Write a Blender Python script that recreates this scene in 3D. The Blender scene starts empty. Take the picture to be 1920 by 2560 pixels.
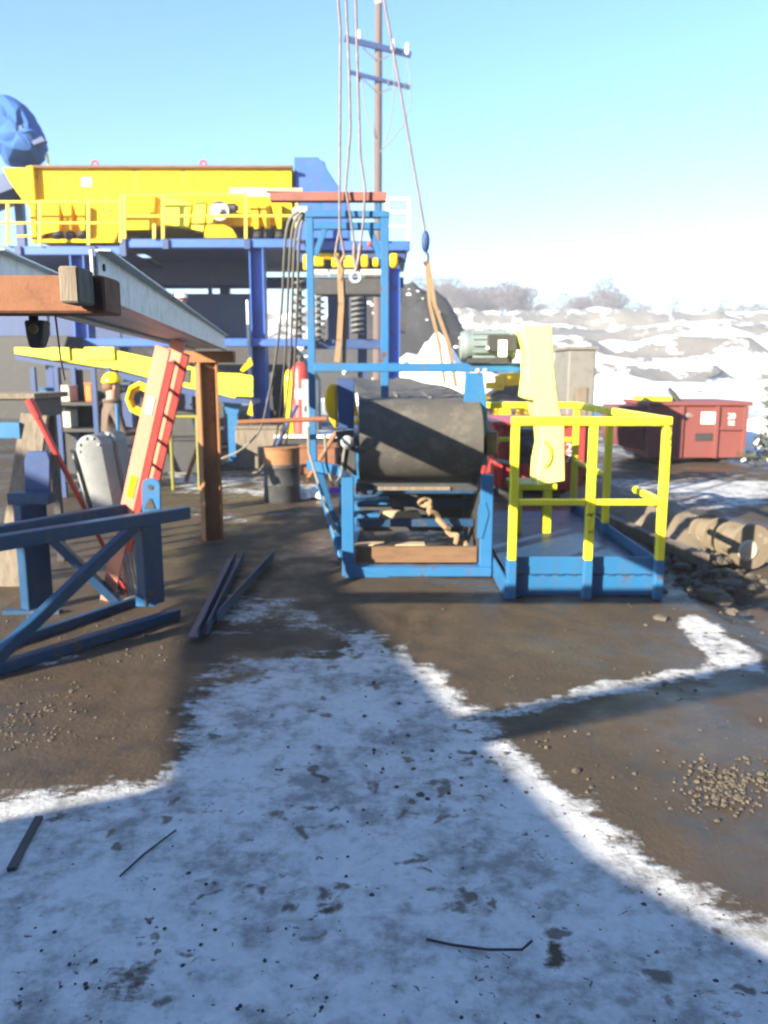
import bpy, bmesh, math, random
import numpy as np
from mathutils import Vector, Matrix, noise as mnoise
random.seed(7)
PI = math.pi
R = math.radians
S = bpy.context.scene
COL = S.collection

# ------------------------------------------------------------------ camera, sky, sun, exposure
CZ, PITCH, FPX = 1.70, R(10), 2000.0          # eye height, downward pitch, focal length in photo pixels (1920 x 2560)
cam_d = bpy.data.cameras.new('camera')
cam = bpy.data.objects.new('camera', cam_d); COL.objects.link(cam)
cam.location = (0, 0, CZ); cam.rotation_euler = (PI/2 - PITCH, 0, 0)
cam_d.sensor_fit = 'VERTICAL'; cam_d.sensor_height = 36; cam_d.lens = 36*FPX/2560
cam_d.clip_start = 0.05; cam_d.clip_end = 3000
S.camera = cam
cam_d.dof.use_dof = True; cam_d.dof.focus_distance = 1.1; cam_d.dof.aperture_fstop = 7.0   # the phone focused short: everything is a little soft

TX, TZ = 1.0, 0.53                            # sun travel per metre forward: to the right, and down
SUN_EL = math.atan(TZ/math.hypot(1, TX))
w = bpy.data.worlds.new('World'); S.world = w; w.use_nodes = True
nt = w.node_tree; bg = nt.nodes['Background']
sky = nt.nodes.new('ShaderNodeTexSky'); sky.sky_type = 'NISHITA'; sky.sun_disc = False
sky.sun_elevation = SUN_EL; sky.sun_rotation = R(180) + math.atan(TX)
sky.air_density = 1.2; sky.dust_density = 0.3; sky.ozone_density = 6.0
nt.links.new(sky.outputs[0], bg.inputs[0]); bg.inputs[1].default_value = 0.095
sun_d = bpy.data.lights.new('sun', 'SUN'); sun_d.energy = 5.0; sun_d.angle = R(0.45); sun_d.color = (1, .89, .70)
sun = bpy.data.objects.new('sun', sun_d); COL.objects.link(sun)
sun.rotation_euler = Vector((TX, 1, -TZ)).to_track_quat('-Z', 'Y').to_euler()
vs = S.view_settings
vs.view_transform = 'Standard'; vs.look = 'None'; vs.gamma = 1; vs.use_curve_mapping = False
vs.exposure = 1.88

# ------------------------------------------------------------------ helpers
def at(u, v, Y):
    """world point at forward distance Y seen at photo pixel (u, v)"""
    cp, sp = math.cos(PITCH), math.sin(PITCH)
    dx, dy, dz = (u-960), FPX*cp + (1280-v)*sp, -FPX*sp + (1280-v)*cp
    t = Y/dy
    return Vector((dx*t, Y, CZ + dz*t))
def gp(u, v, z=0.0):
    cp, sp = math.cos(PITCH), math.sin(PITCH)
    dx, dy, dz = (u-960), FPX*cp + (1280-v)*sp, -FPX*sp + (1280-v)*cp
    t = (z-CZ)/dz
    return Vector((dx*t, dy*t, z))
def V(*a): return Vector(a)

class MB:
    def __init__(s): s.v = []; s.f = []
    def add(s, vs, fs):
        n = len(s.v); s.v += [Vector(p) for p in vs]; s.f += [tuple(i+n for i in f) for f in fs]; return s
    def box(s, c, size, rot=None):
        c = Vector(c); h = Vector(size)/2
        ps = [Vector((x*h.x, y*h.y, z*h.z)) for z in (-1, 1) for y in (-1, 1) for x in (-1, 1)]
        if rot is not None: ps = [rot @ p for p in ps]
        return s.add([p+c for p in ps], [(0,2,3,1),(4,5,7,6),(0,1,5,4),(2,6,7,3),(0,4,6,2),(1,3,7,5)])
    def span(s, a, b):
        a, b = Vector(a), Vector(b)
        return s.box((a+b)/2, [abs(x) for x in (b-a)])
    def bar(s, p, q, wd, ht, up=(0,0,1)):
        p, q = Vector(p), Vector(q); d = (q-p); L = d.length; d.normalize()
        up = Vector(up)
        if abs(d.dot(up)) > .98: up = Vector((0,1,0))
        sd = d.cross(up).normalized(); u2 = sd.cross(d).normalized()
        rot = Matrix((sd, d, u2)).transposed()
        return s.box((p+q)/2, (wd, L, ht), rot)
    def tube(s, pts, r, n=8, caps=True):
        pts = [Vector(p) for p in pts]; rs = r if isinstance(r, (list, tuple)) else [r]*len(pts)
        base = len(s.v); prev = None
        for i, p in enumerate(pts):
            d = (pts[min(i+1, len(pts)-1)] - pts[max(i-1, 0)]).normalized()
            if prev is None:
                a = d.cross(Vector((0,0,1)) if abs(d.z) < .9 else Vector((1,0,0))).normalized()
            else:
                a = (prev - d*prev.dot(d)).normalized()
            prev = a; b = d.cross(a)
            for k in range(n):
                t = 2*PI*k/n
                s.v.append(p + (a*math.cos(t) + b*math.sin(t))*rs[i])
        for i in range(len(pts)-1):
            for k in range(n):
                s.f.append((base+i*n+k, base+i*n+(k+1)%n, base+(i+1)*n+(k+1)%n, base+(i+1)*n+k))
        if caps:
            s.f.append(tuple(base+k for k in reversed(range(n))))
            s.f.append(tuple(base+(len(pts)-1)*n+k for k in range(n)))
        return s
    def lathe(s, p, axis, prof, n=20):
        p = Vector(p); d = Vector(axis).normalized()
        return s.tube([p + d*t for t, _ in prof], [r for _, r in prof], n) if len({round(t, 6) for t, _ in prof}) == len(prof) else s._lathe(p, d, prof, n)
    def _lathe(s, p, d, prof, n):
        a = d.cross(Vector((0,0,1)) if abs(d.z) < .9 else Vector((1,0,0))).normalized(); b = d.cross(a); base = len(s.v)
        for t, r in prof:
            for k in range(n):
                th = 2*PI*k/n; s.v.append(p + d*t + (a*math.cos(th)+b*math.sin(th))*r)
        for i in range(len(prof)-1):
            for k in range(n):
                s.f.append((base+i*n+k, base+i*n+(k+1)%n, base+(i+1)*n+(k+1)%n, base+(i+1)*n+k))
        s.f.append(tuple(base+k for k in reversed(range(n)))); s.f.append(tuple(base+(len(prof)-1)*n+k for k in range(n)))
        return s
    def prism(s, poly, ext):
        poly = [Vector(p) for p in poly]; e = Vector(ext); n = len(poly)
        return s.add(poly + [p+e for p in poly], [tuple(range(n)), tuple(reversed(range(n, 2*n)))] + [(i, i+n, (i+1)%n+n, (i+1)%n) for i in range(n)])
    def ball(s, c, r, sc=(1,1,1), n=10, m=7):
        c = Vector(c); base = len(s.v)
        for i in range(m+1):
            ph = PI*i/m
            for k in range(n):
                th = 2*PI*k/n
                s.v.append(c + Vector((math.sin(ph)*math.cos(th)*sc[0], math.sin(ph)*math.sin(th)*sc[1], math.cos(ph)*sc[2]))*r)
        for i in range(m):
            for k in range(n):
                s.f.append((base+i*n+k, base+(i+1)*n+k, base+(i+1)*n+(k+1)%n, base+i*n+(k+1)%n))
        return s
    def ring(s, c, axis, R1, r, n=20, m=6):
        d = Vector(axis).normalized(); a = d.cross(Vector((0,0,1)) if abs(d.z) < .9 else Vector((1,0,0))).normalized(); b = d.cross(a)
        base = len(s.v)
        for i in range(n):
            t = 2*PI*i/n; o = a*math.cos(t)+b*math.sin(t)
            for k in range(m):
                q = 2*PI*k/m; s.v.append(Vector(c) + o*(R1 + r*math.cos(q)) + d*(r*math.sin(q)))
        for i in range(n):
            for k in range(m):
                s.f.append((base+i*m+k, base+((i+1)%n)*m+k, base+((i+1)%n)*m+(k+1)%m, base+i*m+(k+1)%m))
        return s
    def stone(s, c, r, rng=random):
        n = 6; c = Vector(c); base = len(s.v)
        s.v.append(c + Vector((rng.uniform(-.2,.2)*r, rng.uniform(-.2,.2)*r, r*rng.uniform(.5,.9))))
        for lv, (zz, rr) in enumerate(((.35, .85), (-.3, 1.0))):
            for k in range(n):
                t = 2*PI*(k+.5*lv)/n; q = r*rr*rng.uniform(.7, 1.15)
                s.v.append(c + Vector((math.cos(t)*q, math.sin(t)*q, zz*r*rng.uniform(.6, 1.2))))
        for k in range(n):
            s.f.append((base, base+1+k, base+1+(k+1)%n))
            s.f.append((base+1+k, base+1+n+k, base+1+(k+1)%n)); s.f.append((base+1+(k+1)%n, base+1+n+k, base+1+n+(k+1)%n))
        return s
    def build(s, name, mat, parent=None, bevel=0, sharp=35, loc=None):
        off = wloc(parent) if parent is not None else (Vector(loc) if loc is not None else base_of(s.v))
        me = bpy.data.meshes.new(name)
        me.from_pydata([tuple(p-off) for p in s.v], [], s.f)
        bm = bmesh.new(); bm.from_mesh(me); bmesh.ops.recalc_face_normals(bm, faces=bm.faces)
        if bevel:
            try: bmesh.ops.bevel(bm, geom=[e for e in bm.edges if e.is_manifold and e.calc_face_angle(0) > .6], offset=bevel, segments=1, affect='EDGES')
            except Exception: pass
        bm.to_mesh(me); bm.free()
        me.polygons.foreach_set('use_smooth', [True]*len(me.polygons))
        me.set_sharp_from_angle(angle=R(sharp))
        me.materials.append(mat)
        o = bpy.data.objects.new(name, me); COL.objects.link(o)
        if parent is not None: o.parent = parent
        else: o.location = off
        return o
def base_of(vs):
    xs = [p.x for p in vs]; ys = [p.y for p in vs]; zs = [p.z for p in vs]
    return Vector(((min(xs)+max(xs))/2, (min(ys)+max(ys))/2, min(zs)))
def wloc(o):
    p = Vector((0,0,0))
    while o is not None: p += o.location; o = o.parent
    return p
def tag(o, label, cat, group=None):
    o['label'] = label; o['category'] = cat
    if group: o['group'] = group
    return o
def thing(name, label, cat, loc, group=None):
    o = bpy.data.objects.new(name, None); COL.objects.link(o); o.location = loc; o.empty_display_size = .2
    return tag(o, label, cat, group)
def kids(o): return [c for c in bpy.data.objects if c.parent == o]
def copy_tree(o, parent=None):
    c = o.copy(); COL.objects.link(c); c.parent = parent
    for ch in kids(o): copy_tree(ch, c)
    return c
def dup_part(o, d):
    c = o.copy(); COL.objects.link(c); c.location = c.location + Vector(d); return c

# ------------------------------------------------------------------ materials
def nodes(m):
    m.use_nodes = True; t = m.node_tree; return t, t.nodes, t.links, t.nodes['Principled BSDF']
def mix(t, fac, a, b):
    n = t.nodes.new('ShaderNodeMix'); n.data_type = 'RGBA'
    for i, val in ((0, fac), (6, a), (7, b)):
        if hasattr(val, 'is_output'): t.links.new(val, n.inputs[i])
        else: n.inputs[i].default_value = val if i == 0 else (*val, 1)
    return n.outputs[2]
def ramp(t, src, lo, hi):
    n = t.nodes.new('ShaderNodeMapRange'); n.interpolation_type = 'SMOOTHSTEP'
    n.inputs[1].default_value = lo; n.inputs[2].default_value = hi; t.links.new(src, n.inputs[0]); return n.outputs[0]
def nz(t, co, scale, detail=4, rough=.6):
    n = t.nodes.new('ShaderNodeTexNoise'); n.inputs['Scale'].default_value = scale; n.inputs['Detail'].default_value = detail
    n.inputs['Roughness'].default_value = rough
    if co is not None: t.links.new(co, n.inputs['Vector'])
    return n.outputs['Fac']
def math_n(t, op, a, b=None):
    n = t.nodes.new('ShaderNodeMath'); n.operation = op
    for i, x in enumerate((a, b)):
        if x is None: continue
        if hasattr(x, 'is_output'): t.links.new(x, n.inputs[i])
        else: n.inputs[i].default_value = x
    return n.outputs[0]
def mat(name, col, rough=.5, metal=0.0, dirt=(.10,.08,.06), amount=.35, scale=6, bump=.15, var=.18, stretch=(1,1,1), spec=.5, chips=0):
    m = bpy.data.materials.new(name); t, N, L, P = nodes(m)
    tc = N.new('ShaderNodeTexCoord'); mp = N.new('ShaderNodeMapping'); mp.inputs['Scale'].default_value = stretch
    L.new(tc.outputs['Object'], mp.inputs[0]); co = mp.outputs[0]
    n1 = nz(t, co, scale, 6, .65); n2 = nz(t, co, scale*5, 5, .7); n3 = nz(t, co, scale*.35, 3)
    dark = tuple(c*(1-var) for c in col); lite = tuple(min(1, c*(1+var)) for c in col)
    c = mix(t, n3, dark, lite)
    f = ramp(t, math_n(t, 'ADD', math_n(t, 'MULTIPLY', n1, .65), math_n(t, 'MULTIPLY', n2, .35)), .62-.3*amount, .85-.2*amount)
    c = mix(t, f, c, dirt)
    if chips:
        n4 = nz(t, co, 9, 8, .75); n5 = nz(t, co, 1.7, 3, .5)
        cf = ramp(t, math_n(t, 'ADD', math_n(t, 'MULTIPLY', n4, .75), math_n(t, 'MULTIPLY', n5, .35)), .66-.06*chips, .70-.05*chips)
        c = mix(t, cf, c, (.11,.055,.03))
        mg = N.new('ShaderNodeMapping'); mg.inputs['Scale'].default_value = (7, 7, .8); L.new(tc.outputs['Object'], mg.inputs[0])
        gr_ = ramp(t, nz(t, mg.outputs[0], 1.2, 5, .65), .52, .78)
        c = mix(t, math_n(t, 'MULTIPLY', gr_, .45), c, (.10,.085,.07))
    L.new(c, P.inputs['Base Color'])
    P.inputs['Metallic'].default_value = metal; P.inputs['Specular IOR Level'].default_value = spec
    rr = N.new('ShaderNodeMapRange'); rr.inputs[3].default_value = max(.05, rough-.12); rr.inputs[4].default_value = min(1, rough+.2)
    L.new(n1, rr.inputs[0]); L.new(rr.outputs[0], P.inputs['Roughness'])
    if bump:
        b = N.new('ShaderNodeBump'); b.inputs['Strength'].default_value = bump; b.inputs['Distance'].default_value = .01
        L.new(n2, b.inputs['Height']); L.new(b.outputs[0], P.inputs['Normal'])
    return m
M = {}
M['plant_blue'] = mat('plant_blue_paint', (.030,.105,.40), .42, amount=.3, chips=.3)
M['blue'] = mat('conveyor_blue_paint', (.021,.130,.30), .38, amount=.3, scale=5, chips=.3)
M['navy'] = mat('dark_blue_paint', (.018,.050,.16), .5, amount=.4, chips=.3)
M['blue_dk'] = mat('scuffed_blue_paint', (.008,.048,.118), .45, amount=.4, chips=.3)
M['yellow'] = mat('machine_yellow_paint', (.76,.47,.010), .62, spec=.2, dirt=(.35,.20,.04), amount=.22, scale=3, chips=.3)
M['rail'] = mat('lemon_yellow_paint', (.76,.70,.03), .4, dirt=(.30,.26,.08), amount=.15, chips=.3)
M['glare_y'] = mat('overexposed_lemon_paint', (.86,.83,.22), .4, dirt=(.5,.45,.15), amount=.1)  # rail yellow made paler to imitate overexposed sunlight on the guard
M['gold'] = mat('golden_rail_paint', (.78,.56,.06), .5, dirt=(.4,.28,.08), amount=.15)
M['lime'] = mat('conveyor_yellow_paint', (.62,.58,.02), .45, dirt=(.2,.18,.05), amount=.3, chips=.3)
M['olive'] = mat('shade_olive_yellow_paint', (.20,.19,.03), .5, amount=.3)  # yellow darkened to olive, shade put into the colour
M['galv'] = mat('galvanised_steel', (.46,.50,.52), .42, .35, dirt=(.28,.29,.29), amount=.6, scale=14, var=.1)
M['rust'] = mat('rusty_steel', (.21,.085,.040), .8, dirt=(.10,.05,.03), amount=.6, scale=9, bump=.3)
M['rust_or'] = mat('orange_rust_steel', (.27,.125,.05), .8, dirt=(.14,.06,.03), amount=.55, scale=7, bump=.3)
M['rust_red'] = mat('red_oxide_steel', (.24,.085,.065), .7, dirt=(.12,.06,.05), amount=.5, scale=9)
M['wood'] = mat('grey_weathered_timber', (.20,.165,.125), .85, dirt=(.09,.075,.06), amount=.7, scale=5, stretch=(5,5,.6), bump=.4)
M['wood_lt'] = mat('pale_sawn_timber', (.46,.36,.24), .8, dirt=(.22,.16,.10), amount=.5, scale=5, stretch=(.8,5,5), bump=.3)
M['wood_br'] = mat('brown_timber', (.17,.095,.05), .8, dirt=(.08,.05,.03), amount=.5, scale=5, stretch=(.8,5,5), bump=.3)
M['rubber'] = mat('dusty_black_rubber', (.074,.070,.065), .75, dirt=(.15,.135,.115), amount=.6, scale=5, bump=.2, spec=.3)
M['black'] = mat('dark_grimy_steel', (.035,.036,.04), .6, dirt=(.09,.075,.06), amount=.5, scale=8)
M['hose'] = mat('grey_hose_rubber', (.17,.16,.14), .7, dirt=(.2,.18,.15), amount=.5, scale=10)
M['rope'] = mat('steel_wire_rope', (.15,.12,.12), .55, .4, dirt=(.11,.07,.06), amount=.5, scale=20)
M['sling'] = mat('tan_lifting_sling', (.26,.175,.10), .9, dirt=(.24,.13,.08), amount=.5, scale=12)
M['ladder'] = mat('orange_fibreglass', (.66,.27,.18), .45, dirt=(.5,.2,.13), amount=.3)
M['red'] = mat('bright_red_paint', (.42,.045,.04), .4, dirt=(.25,.05,.04), amount=.25, chips=.3)
M['dump'] = mat('faded_dumpster_red', (.19,.055,.052), .6, dirt=(.17,.05,.045), amount=.45, scale=3, chips=.3)
M['white'] = mat('white_paint', (.78,.78,.76), .5, dirt=(.5,.48,.45), amount=.2)
M['cream'] = mat('cream_board', (.55,.50,.40), .8, dirt=(.36,.3,.22), amount=.4)
M['grey'] = mat('grey_enamel', (.33,.35,.34), .45, dirt=(.18,.18,.17), amount=.4)
M['grey_dk'] = mat('weathered_grey_paint', (.17,.168,.155), .7, dirt=(.10,.09,.075), amount=.5)
M['motor'] = mat('motor_grey_green', (.20,.25,.25), .45, dirt=(.12,.13,.12), amount=.4, scale=10)
M['galv_dk'] = mat('shade_toned_galvanised_steel', (.20,.21,.21), .5, .25, dirt=(.13,.13,.13), amount=.5, scale=14)  # galvanised steel darkened to carry shade on the guards
M['alu'] = mat('aluminium', (.50,.51,.52), .38, .5, dirt=(.3,.3,.3), amount=.4, scale=12)
M['hat_y'] = mat('yellow_hard_hat', (.85,.58,.01), .25, amount=.05)
M['hat_w'] = mat('white_hard_hat', (.80,.80,.78), .25, amount=.05)
M['skin'] = mat('skin', (.48,.27,.19), .55, dirt=(.42,.22,.15), amount=.2)
M['jacket'] = mat('brown_work_jacket', (.12,.085,.065), .9, dirt=(.07,.055,.045), amount=.4)
M['jeans'] = mat('dark_work_trousers', (.035,.045,.07), .9, amount=.3)
M['boot'] = mat('dark_boots', (.03,.025,.02), .7, amount=.3)
M['pole'] = mat('weathered_pole_wood', (.115,.085,.080), .85, dirt=(.06,.045,.045), amount=.5, scale=2, stretch=(6,6,.4))
M['tarp'] = mat('blue_tarpaulin', (.040,.115,.32), .75, spec=.2, dirt=(.03,.07,.2), amount=.35, scale=2, bump=.2)
M['coal'] = mat('black_stockpile', (.030,.030,.032), .9, dirt=(.10,.095,.09), amount=.4, scale=1.5, bump=.5)
M['berm'] = mat('snow_flecked_dirt', (.17,.135,.095), .9, dirt=(.62,.61,.60), amount=.25, scale=4, bump=.5)
M['tan'] = mat('muddy_tan_pipe', (.18,.145,.10), .9, dirt=(.50,.47,.43), amount=.3, scale=4, bump=.6)
M['orange'] = mat('orange_plastic', (.75,.17,.03), .4, amount=.1)
M['purple'] = mat('purple_webbing', (.14,.04,.36), .8, amount=.2)
M['conc'] = mat('grey_block_wall', (.30,.29,.27), .85, dirt=(.2,.19,.17), amount=.5, scale=2, bump=.3)
M['twig'] = mat('bare_twigs', (.10,.082,.095), .9, amount=.2)
M['pine'] = mat('grey_green_leaves', (.085,.10,.085), .8, dirt=(.10,.12,.10), amount=.3, scale=3)
M['snowm'] = mat('clumped_snow', (.82,.83,.85), .6, dirt=(.62,.62,.63), amount=.3, scale=4, bump=.3)
M['stone'] = mat('small_stones', (.080,.066,.050), .85, dirt=(.14,.12,.09), amount=.5, scale=20)
M['darkstone'] = mat('dark_debris', (.045,.042,.042), .9, dirt=(.09,.08,.07), amount=.5, scale=20)

def ground_mat():
    m = bpy.data.materials.new('yard_mud_and_snow'); t, N, L, P = nodes(m)
    geo = N.new('ShaderNodeNewGeometry'); co = geo.outputs['Position']
    at_ = N.new('ShaderNodeAttribute'); at_.attribute_name = 'snow'
    big = nz(t, co, .9, 5, .6); mid = nz(t, co, 4.5, 6, .68); fine = nz(t, co, 26, 5, .7)
    mps = N.new('ShaderNodeMapping'); mps.inputs['Scale'].default_value = (1.2, 6, 1); mps.inputs['Rotation'].default_value = (0,0,R(18))
    L.new(co, mps.inputs[0]); streak = nz(t, mps.outputs[0], 2.4, 5, .65)
    s = math_n(t, 'ADD', at_.outputs['Fac'], math_n(t, 'MULTIPLY', math_n(t, 'SUBTRACT', mid, .5), .75))
    s = math_n(t, 'ADD', s, math_n(t, 'MULTIPLY', math_n(t, 'SUBTRACT', big, .5), .55))
    s = math_n(t, 'ADD', s, math_n(t, 'MULTIPLY', math_n(t, 'SUBTRACT', fine, .5), .30))
    s = math_n(t, 'ADD', s, math_n(t, 'MULTIPLY', math_n(t, 'SUBTRACT', streak, .5), .45))
    snow = ramp(t, s, .44, .60)
    # trodden spots and crumbs in the snow
    vo = N.new('ShaderNodeTexVoronoi'); vo.inputs['Scale'].default_value = 7.5; vo.inputs['Randomness'].default_value = 1
    wob = N.new('ShaderNodeVectorMath'); wob.operation = 'ADD'; L.new(co, wob.inputs[0])
    nn = N.new('ShaderNodeTexNoise'); nn.inputs['Scale'].default_value = 9; nn.inputs['Detail'].default_value = 4
    sc = N.new('ShaderNodeVectorMath'); sc.operation = 'SCALE'; sc.inputs['Scale'].default_value = .30
    L.new(co, nn.inputs['Vector']); L.new(nn.outputs['Color'], sc.inputs[0]); L.new(sc.outputs[0], wob.inputs[1]); L.new(wob.outputs[0], vo.inputs['Vector'])
    sp = N.new('ShaderNodeSeparateColor'); L.new(vo.outputs['Color'], sp.inputs[0])
    rad = math_n(t, 'MULTIPLY', math_n(t, 'MAXIMUM', math_n(t, 'SUBTRACT', sp.outputs[0], .52), 0.0), .75)
    spot = ramp(t, math_n(t, 'SUBTRACT', rad, vo.outputs['Distance']), -.13, .10)
    vo2 = N.new('ShaderNodeTexVoronoi'); vo2.inputs['Scale'].default_value = 28; L.new(wob.outputs[0], vo2.inputs['Vector'])
    sp2 = N.new('ShaderNodeSeparateColor'); L.new(vo2.outputs['Color'], sp2.inputs[0])
    rad2 = math_n(t, 'MULTIPLY', math_n(t, 'MAXIMUM', math_n(t, 'SUBTRACT', sp2.outputs[1], .80), 0.0), 1.6)
    spot2 = ramp(t, math_n(t, 'SUBTRACT', rad2, vo2.outputs['Distance']), -.03, .05)
    thin = ramp(t, math_n(t, 'ADD', math_n(t, 'MULTIPLY', mid, .5), math_n(t, 'MULTIPLY', streak, .5)), .50, .68)
    snow_c = mix(t, fine, (.42,.425,.43), (.69,.69,.685))
    smud = ramp(t, math_n(t, 'ADD', math_n(t, 'MULTIPLY', nz(t, co, 2.2, 6, .7), .6), math_n(t, 'MULTIPLY', nz(t, co, 11, 4, .7), .4)), .44, .62)
    snow_c = mix(t, math_n(t, 'MULTIPLY', thin, .45), snow_c, (.28,.28,.29))
    snow_c = mix(t, math_n(t, 'MULTIPLY', smud, .78), snow_c, (.16,.155,.15))
    cov = math_n(t, 'MULTIPLY', snow, math_n(t, 'SUBTRACT', 1.0, math_n(t, 'MULTIPLY', math_n(t, 'MAXIMUM', spot, spot2), .82)))
    mud = mix(t, big, (.048,.035,.023), (.088,.063,.040))
    mud = mix(t, ramp(t, mid, .45, .75), mud, (.040,.034,.027))
    mud = mix(t, ramp(t, fine, .55, .8), mud, (.10,.078,.052))
    c = mix(t, cov, mud, snow_c); L.new(c, P.inputs['Base Color'])
    wet = ramp(t, math_n(t, 'ADD', math_n(t, 'MULTIPLY', big, .7), math_n(t, 'MULTIPLY', mid, .3)), .40, .62)
    rg = N.new('ShaderNodeMapRange'); rg.inputs[3].default_value = .80; rg.inputs[4].default_value = .27; L.new(wet, rg.inputs[0])
    rm = N.new('ShaderNodeMix'); rm.data_type = 'FLOAT'; L.new(cov, rm.inputs[0]); L.new(rg.outputs[0], rm.inputs[2]); rm.inputs[3].default_value = .75
    L.new(rm.outputs[0], P.inputs['Roughness']); P.inputs['Specular IOR Level'].default_value = .30
    b = N.new('ShaderNodeBump'); b.inputs['Strength'].default_value = .42; b.inputs['Distance'].default_value = .03
    hgt = math_n(t, 'ADD', math_n(t, 'MULTIPLY', fine, .5), math_n(t, 'ADD', math_n(t, 'MULTIPLY', mid, .5), math_n(t, 'MULTIPLY', cov, .5)))
    L.new(hgt, b.inputs['Height']); L.new(b.outputs[0], P.inputs['Normal'])
    return m
def hill_mat():
    m = bpy.data.materials.new('snowy_rock_slope'); t, N, L, P = nodes(m)
    geo = N.new('ShaderNodeNewGeometry'); co = geo.outputs['Position']
    mp = N.new('ShaderNodeMapping'); mp.inputs['Scale'].default_value = (.8, .16, 1.2); L.new(co, mp.inputs[0])
    at_ = N.new('ShaderNodeAttribute'); at_.attribute_name = 'snow'
    a = nz(t, mp.outputs[0], .22, 6, .65); b_ = nz(t, mp.outputs[0], .9, 7, .75)
    s = math_n(t, 'ADD', at_.outputs['Fac'], math_n(t, 'MULTIPLY', math_n(t, 'SUBTRACT', a, .5), 1.9))
    s = math_n(t, 'ADD', s, math_n(t, 'MULTIPLY', math_n(t, 'SUBTRACT', b_, .5), 1.5))
    f = ramp(t, s, .44, .66)
    rock = mix(t, b_, (.085,.084,.083), (.24,.22,.195))
    L.new(mix(t, f, rock, (.84,.85,.86)), P.inputs['Base Color']); P.inputs['Roughness'].default_value = .8
    b = N.new('ShaderNodeBump'); b.inputs['Strength'].default_value = .6; b.inputs['Distance'].default_value = .5
    L.new(b_, b.inputs['Height']); L.new(b.outputs[0], P.inputs['Normal'])
    return m
M['ground'] = ground_mat(); M['hill'] = hill_mat()

# ------------------------------------------------------------------ ground
def poly_sd(px, py, poly):
    """signed distance (positive inside) of arrays px, py to a polygon"""
    n = len(poly); d = np.full(px.shape, 1e9); inside = np.zeros(px.shape, bool)
    for i in range(n):
        ax, ay = poly[i]; bx, by = poly[(i+1) % n]
        ex, ey = bx-ax, by-ay
        t = np.clip(((px-ax)*ex + (py-ay)*ey)/(ex*ex+ey*ey+1e-12), 0, 1)
        d = np.minimum(d, np.hypot(px-ax-t*ex, py-ay-t*ey))
        c = ((ay > py) != (by > py)) & (px < (bx-ax)*(py-ay)/(by-ay+1e-12) + ax)
        inside ^= c
    return np.where(inside, d, -d)
def P2(pts): return [(gp(u, v).x, gp(u, v).y) for u, v in pts]
def vnoise(x, y, s, seed=0.0):
    return np.array([mnoise.noise(Vector((a*s+seed, b*s-seed, seed*.37))) for a, b in zip(x.ravel(), y.ravel())]).reshape(x.shape)

def graded(parts):
    out = []
    for a, b, st in parts: out += list(np.arange(a, b-1e-6, st))
    out.append(parts[-1][1]); return np.array(out)
gx = graded([(-400,-60,40),(-60,-12,4),(-12,-3.5,.5),(-3.5,3.5,.045),(3.5,12,.4),(12,60,4),(60,480,40)])
gy = graded([(-60,-8,6),(-8,1,.6),(1,6,.045),(6,8.5,.07),(8.5,20,.35),(20,60,3),(60,700,40)])
X, Y = np.meshgrid(gx, gy)
near = (np.abs(X) < 14) & (Y > -4) & (Y < 26)
Z = np.zeros_like(X)
Z[near] = vnoise(X[near], Y[near], 1.7, 3.1)*.010 + vnoise(X[near], Y[near], 5.5, 8.2)*.006
Z[~near] = 0
micro = (np.abs(X) < 3.5) & (Y > 1) & (Y < 8.5)
Z[micro] += vnoise(X[micro], Y[micro], 13.0, 6.6)*.004
# shallow ditch along the right of the platform
dl = poly_sd(X, Y, P2([(1690,1290),(1930,1400),(1960,1620),(1660,1400)]))
Z += np.where(dl > -0.2, -np.clip(dl+.2, 0, .6)*.28, 0)
snow_fg = P2([(-300,2100),(0,2000),(200,1975),(380,1945),(448,1900),(466,1790),(520,1720),(620,1680),(720,1640),(830,1640),(880,1590),(930,1575),(985,1610),
              (1075,1655),(1160,1740),(1245,1830),(1330,1900),(1450,1985),(1560,2085),(1700,2190),(1800,2260),(1990,2330),(2400,2600),(2400,4200),(-900,4200),(-600,2200)])
d = poly_sd(X, Y, snow_fg)
sn = np.where(d > -1.0, .5 + np.clip(d*1.7, -.62, .42), -.05)
def patch(pts, val, soft=2.0):
    global sn
    d = poly_sd(X, Y, P2(pts)); k = np.clip(.5 + d*soft, 0, 1); sn = sn*(1-k) + np.maximum(sn, val)*k
patch([(1130,1800),(1300,1745),(1480,1690),(1640,1670),(1830,1650),(1810,1700),(1560,1745),(1300,1800),(1120,1850)], .56, 6)
patch([(1690,1520),(1760,1530),(1850,1590),(1935,1640),(1935,1690),(1800,1680),(1720,1620),(1670,1560)], .60, 6)
patch([(1700,1440),(1940,1480),(1940,1560),(1820,1540)], .46, 3)
patch([(480,1540),(470,1760),(620,1690),(830,1650),(880,1570),(760,1490),(560,1470)], .49, 4)
patch([(560,1320),(600,1420),(860,1470),(900,1440),(700,1360)], .36, 3)
patch([(380,1180),(420,1240),(840,1250),(840,1210),(640,1180)], .50, 2)
patch([(380,1260),(430,1330),(840,1300),(840,1270)], .40, 2)
patch([(0,1640),(0,1700),(330,1640),(330,1615)], .44, 4)
patch([(1450,1190),(1930,1170),(1930,1300),(1700,1290),(1480,1260)], .50, 1)
patch([(1700,1220),(1930,1200),(1930,1260)], .8, 1)
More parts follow.
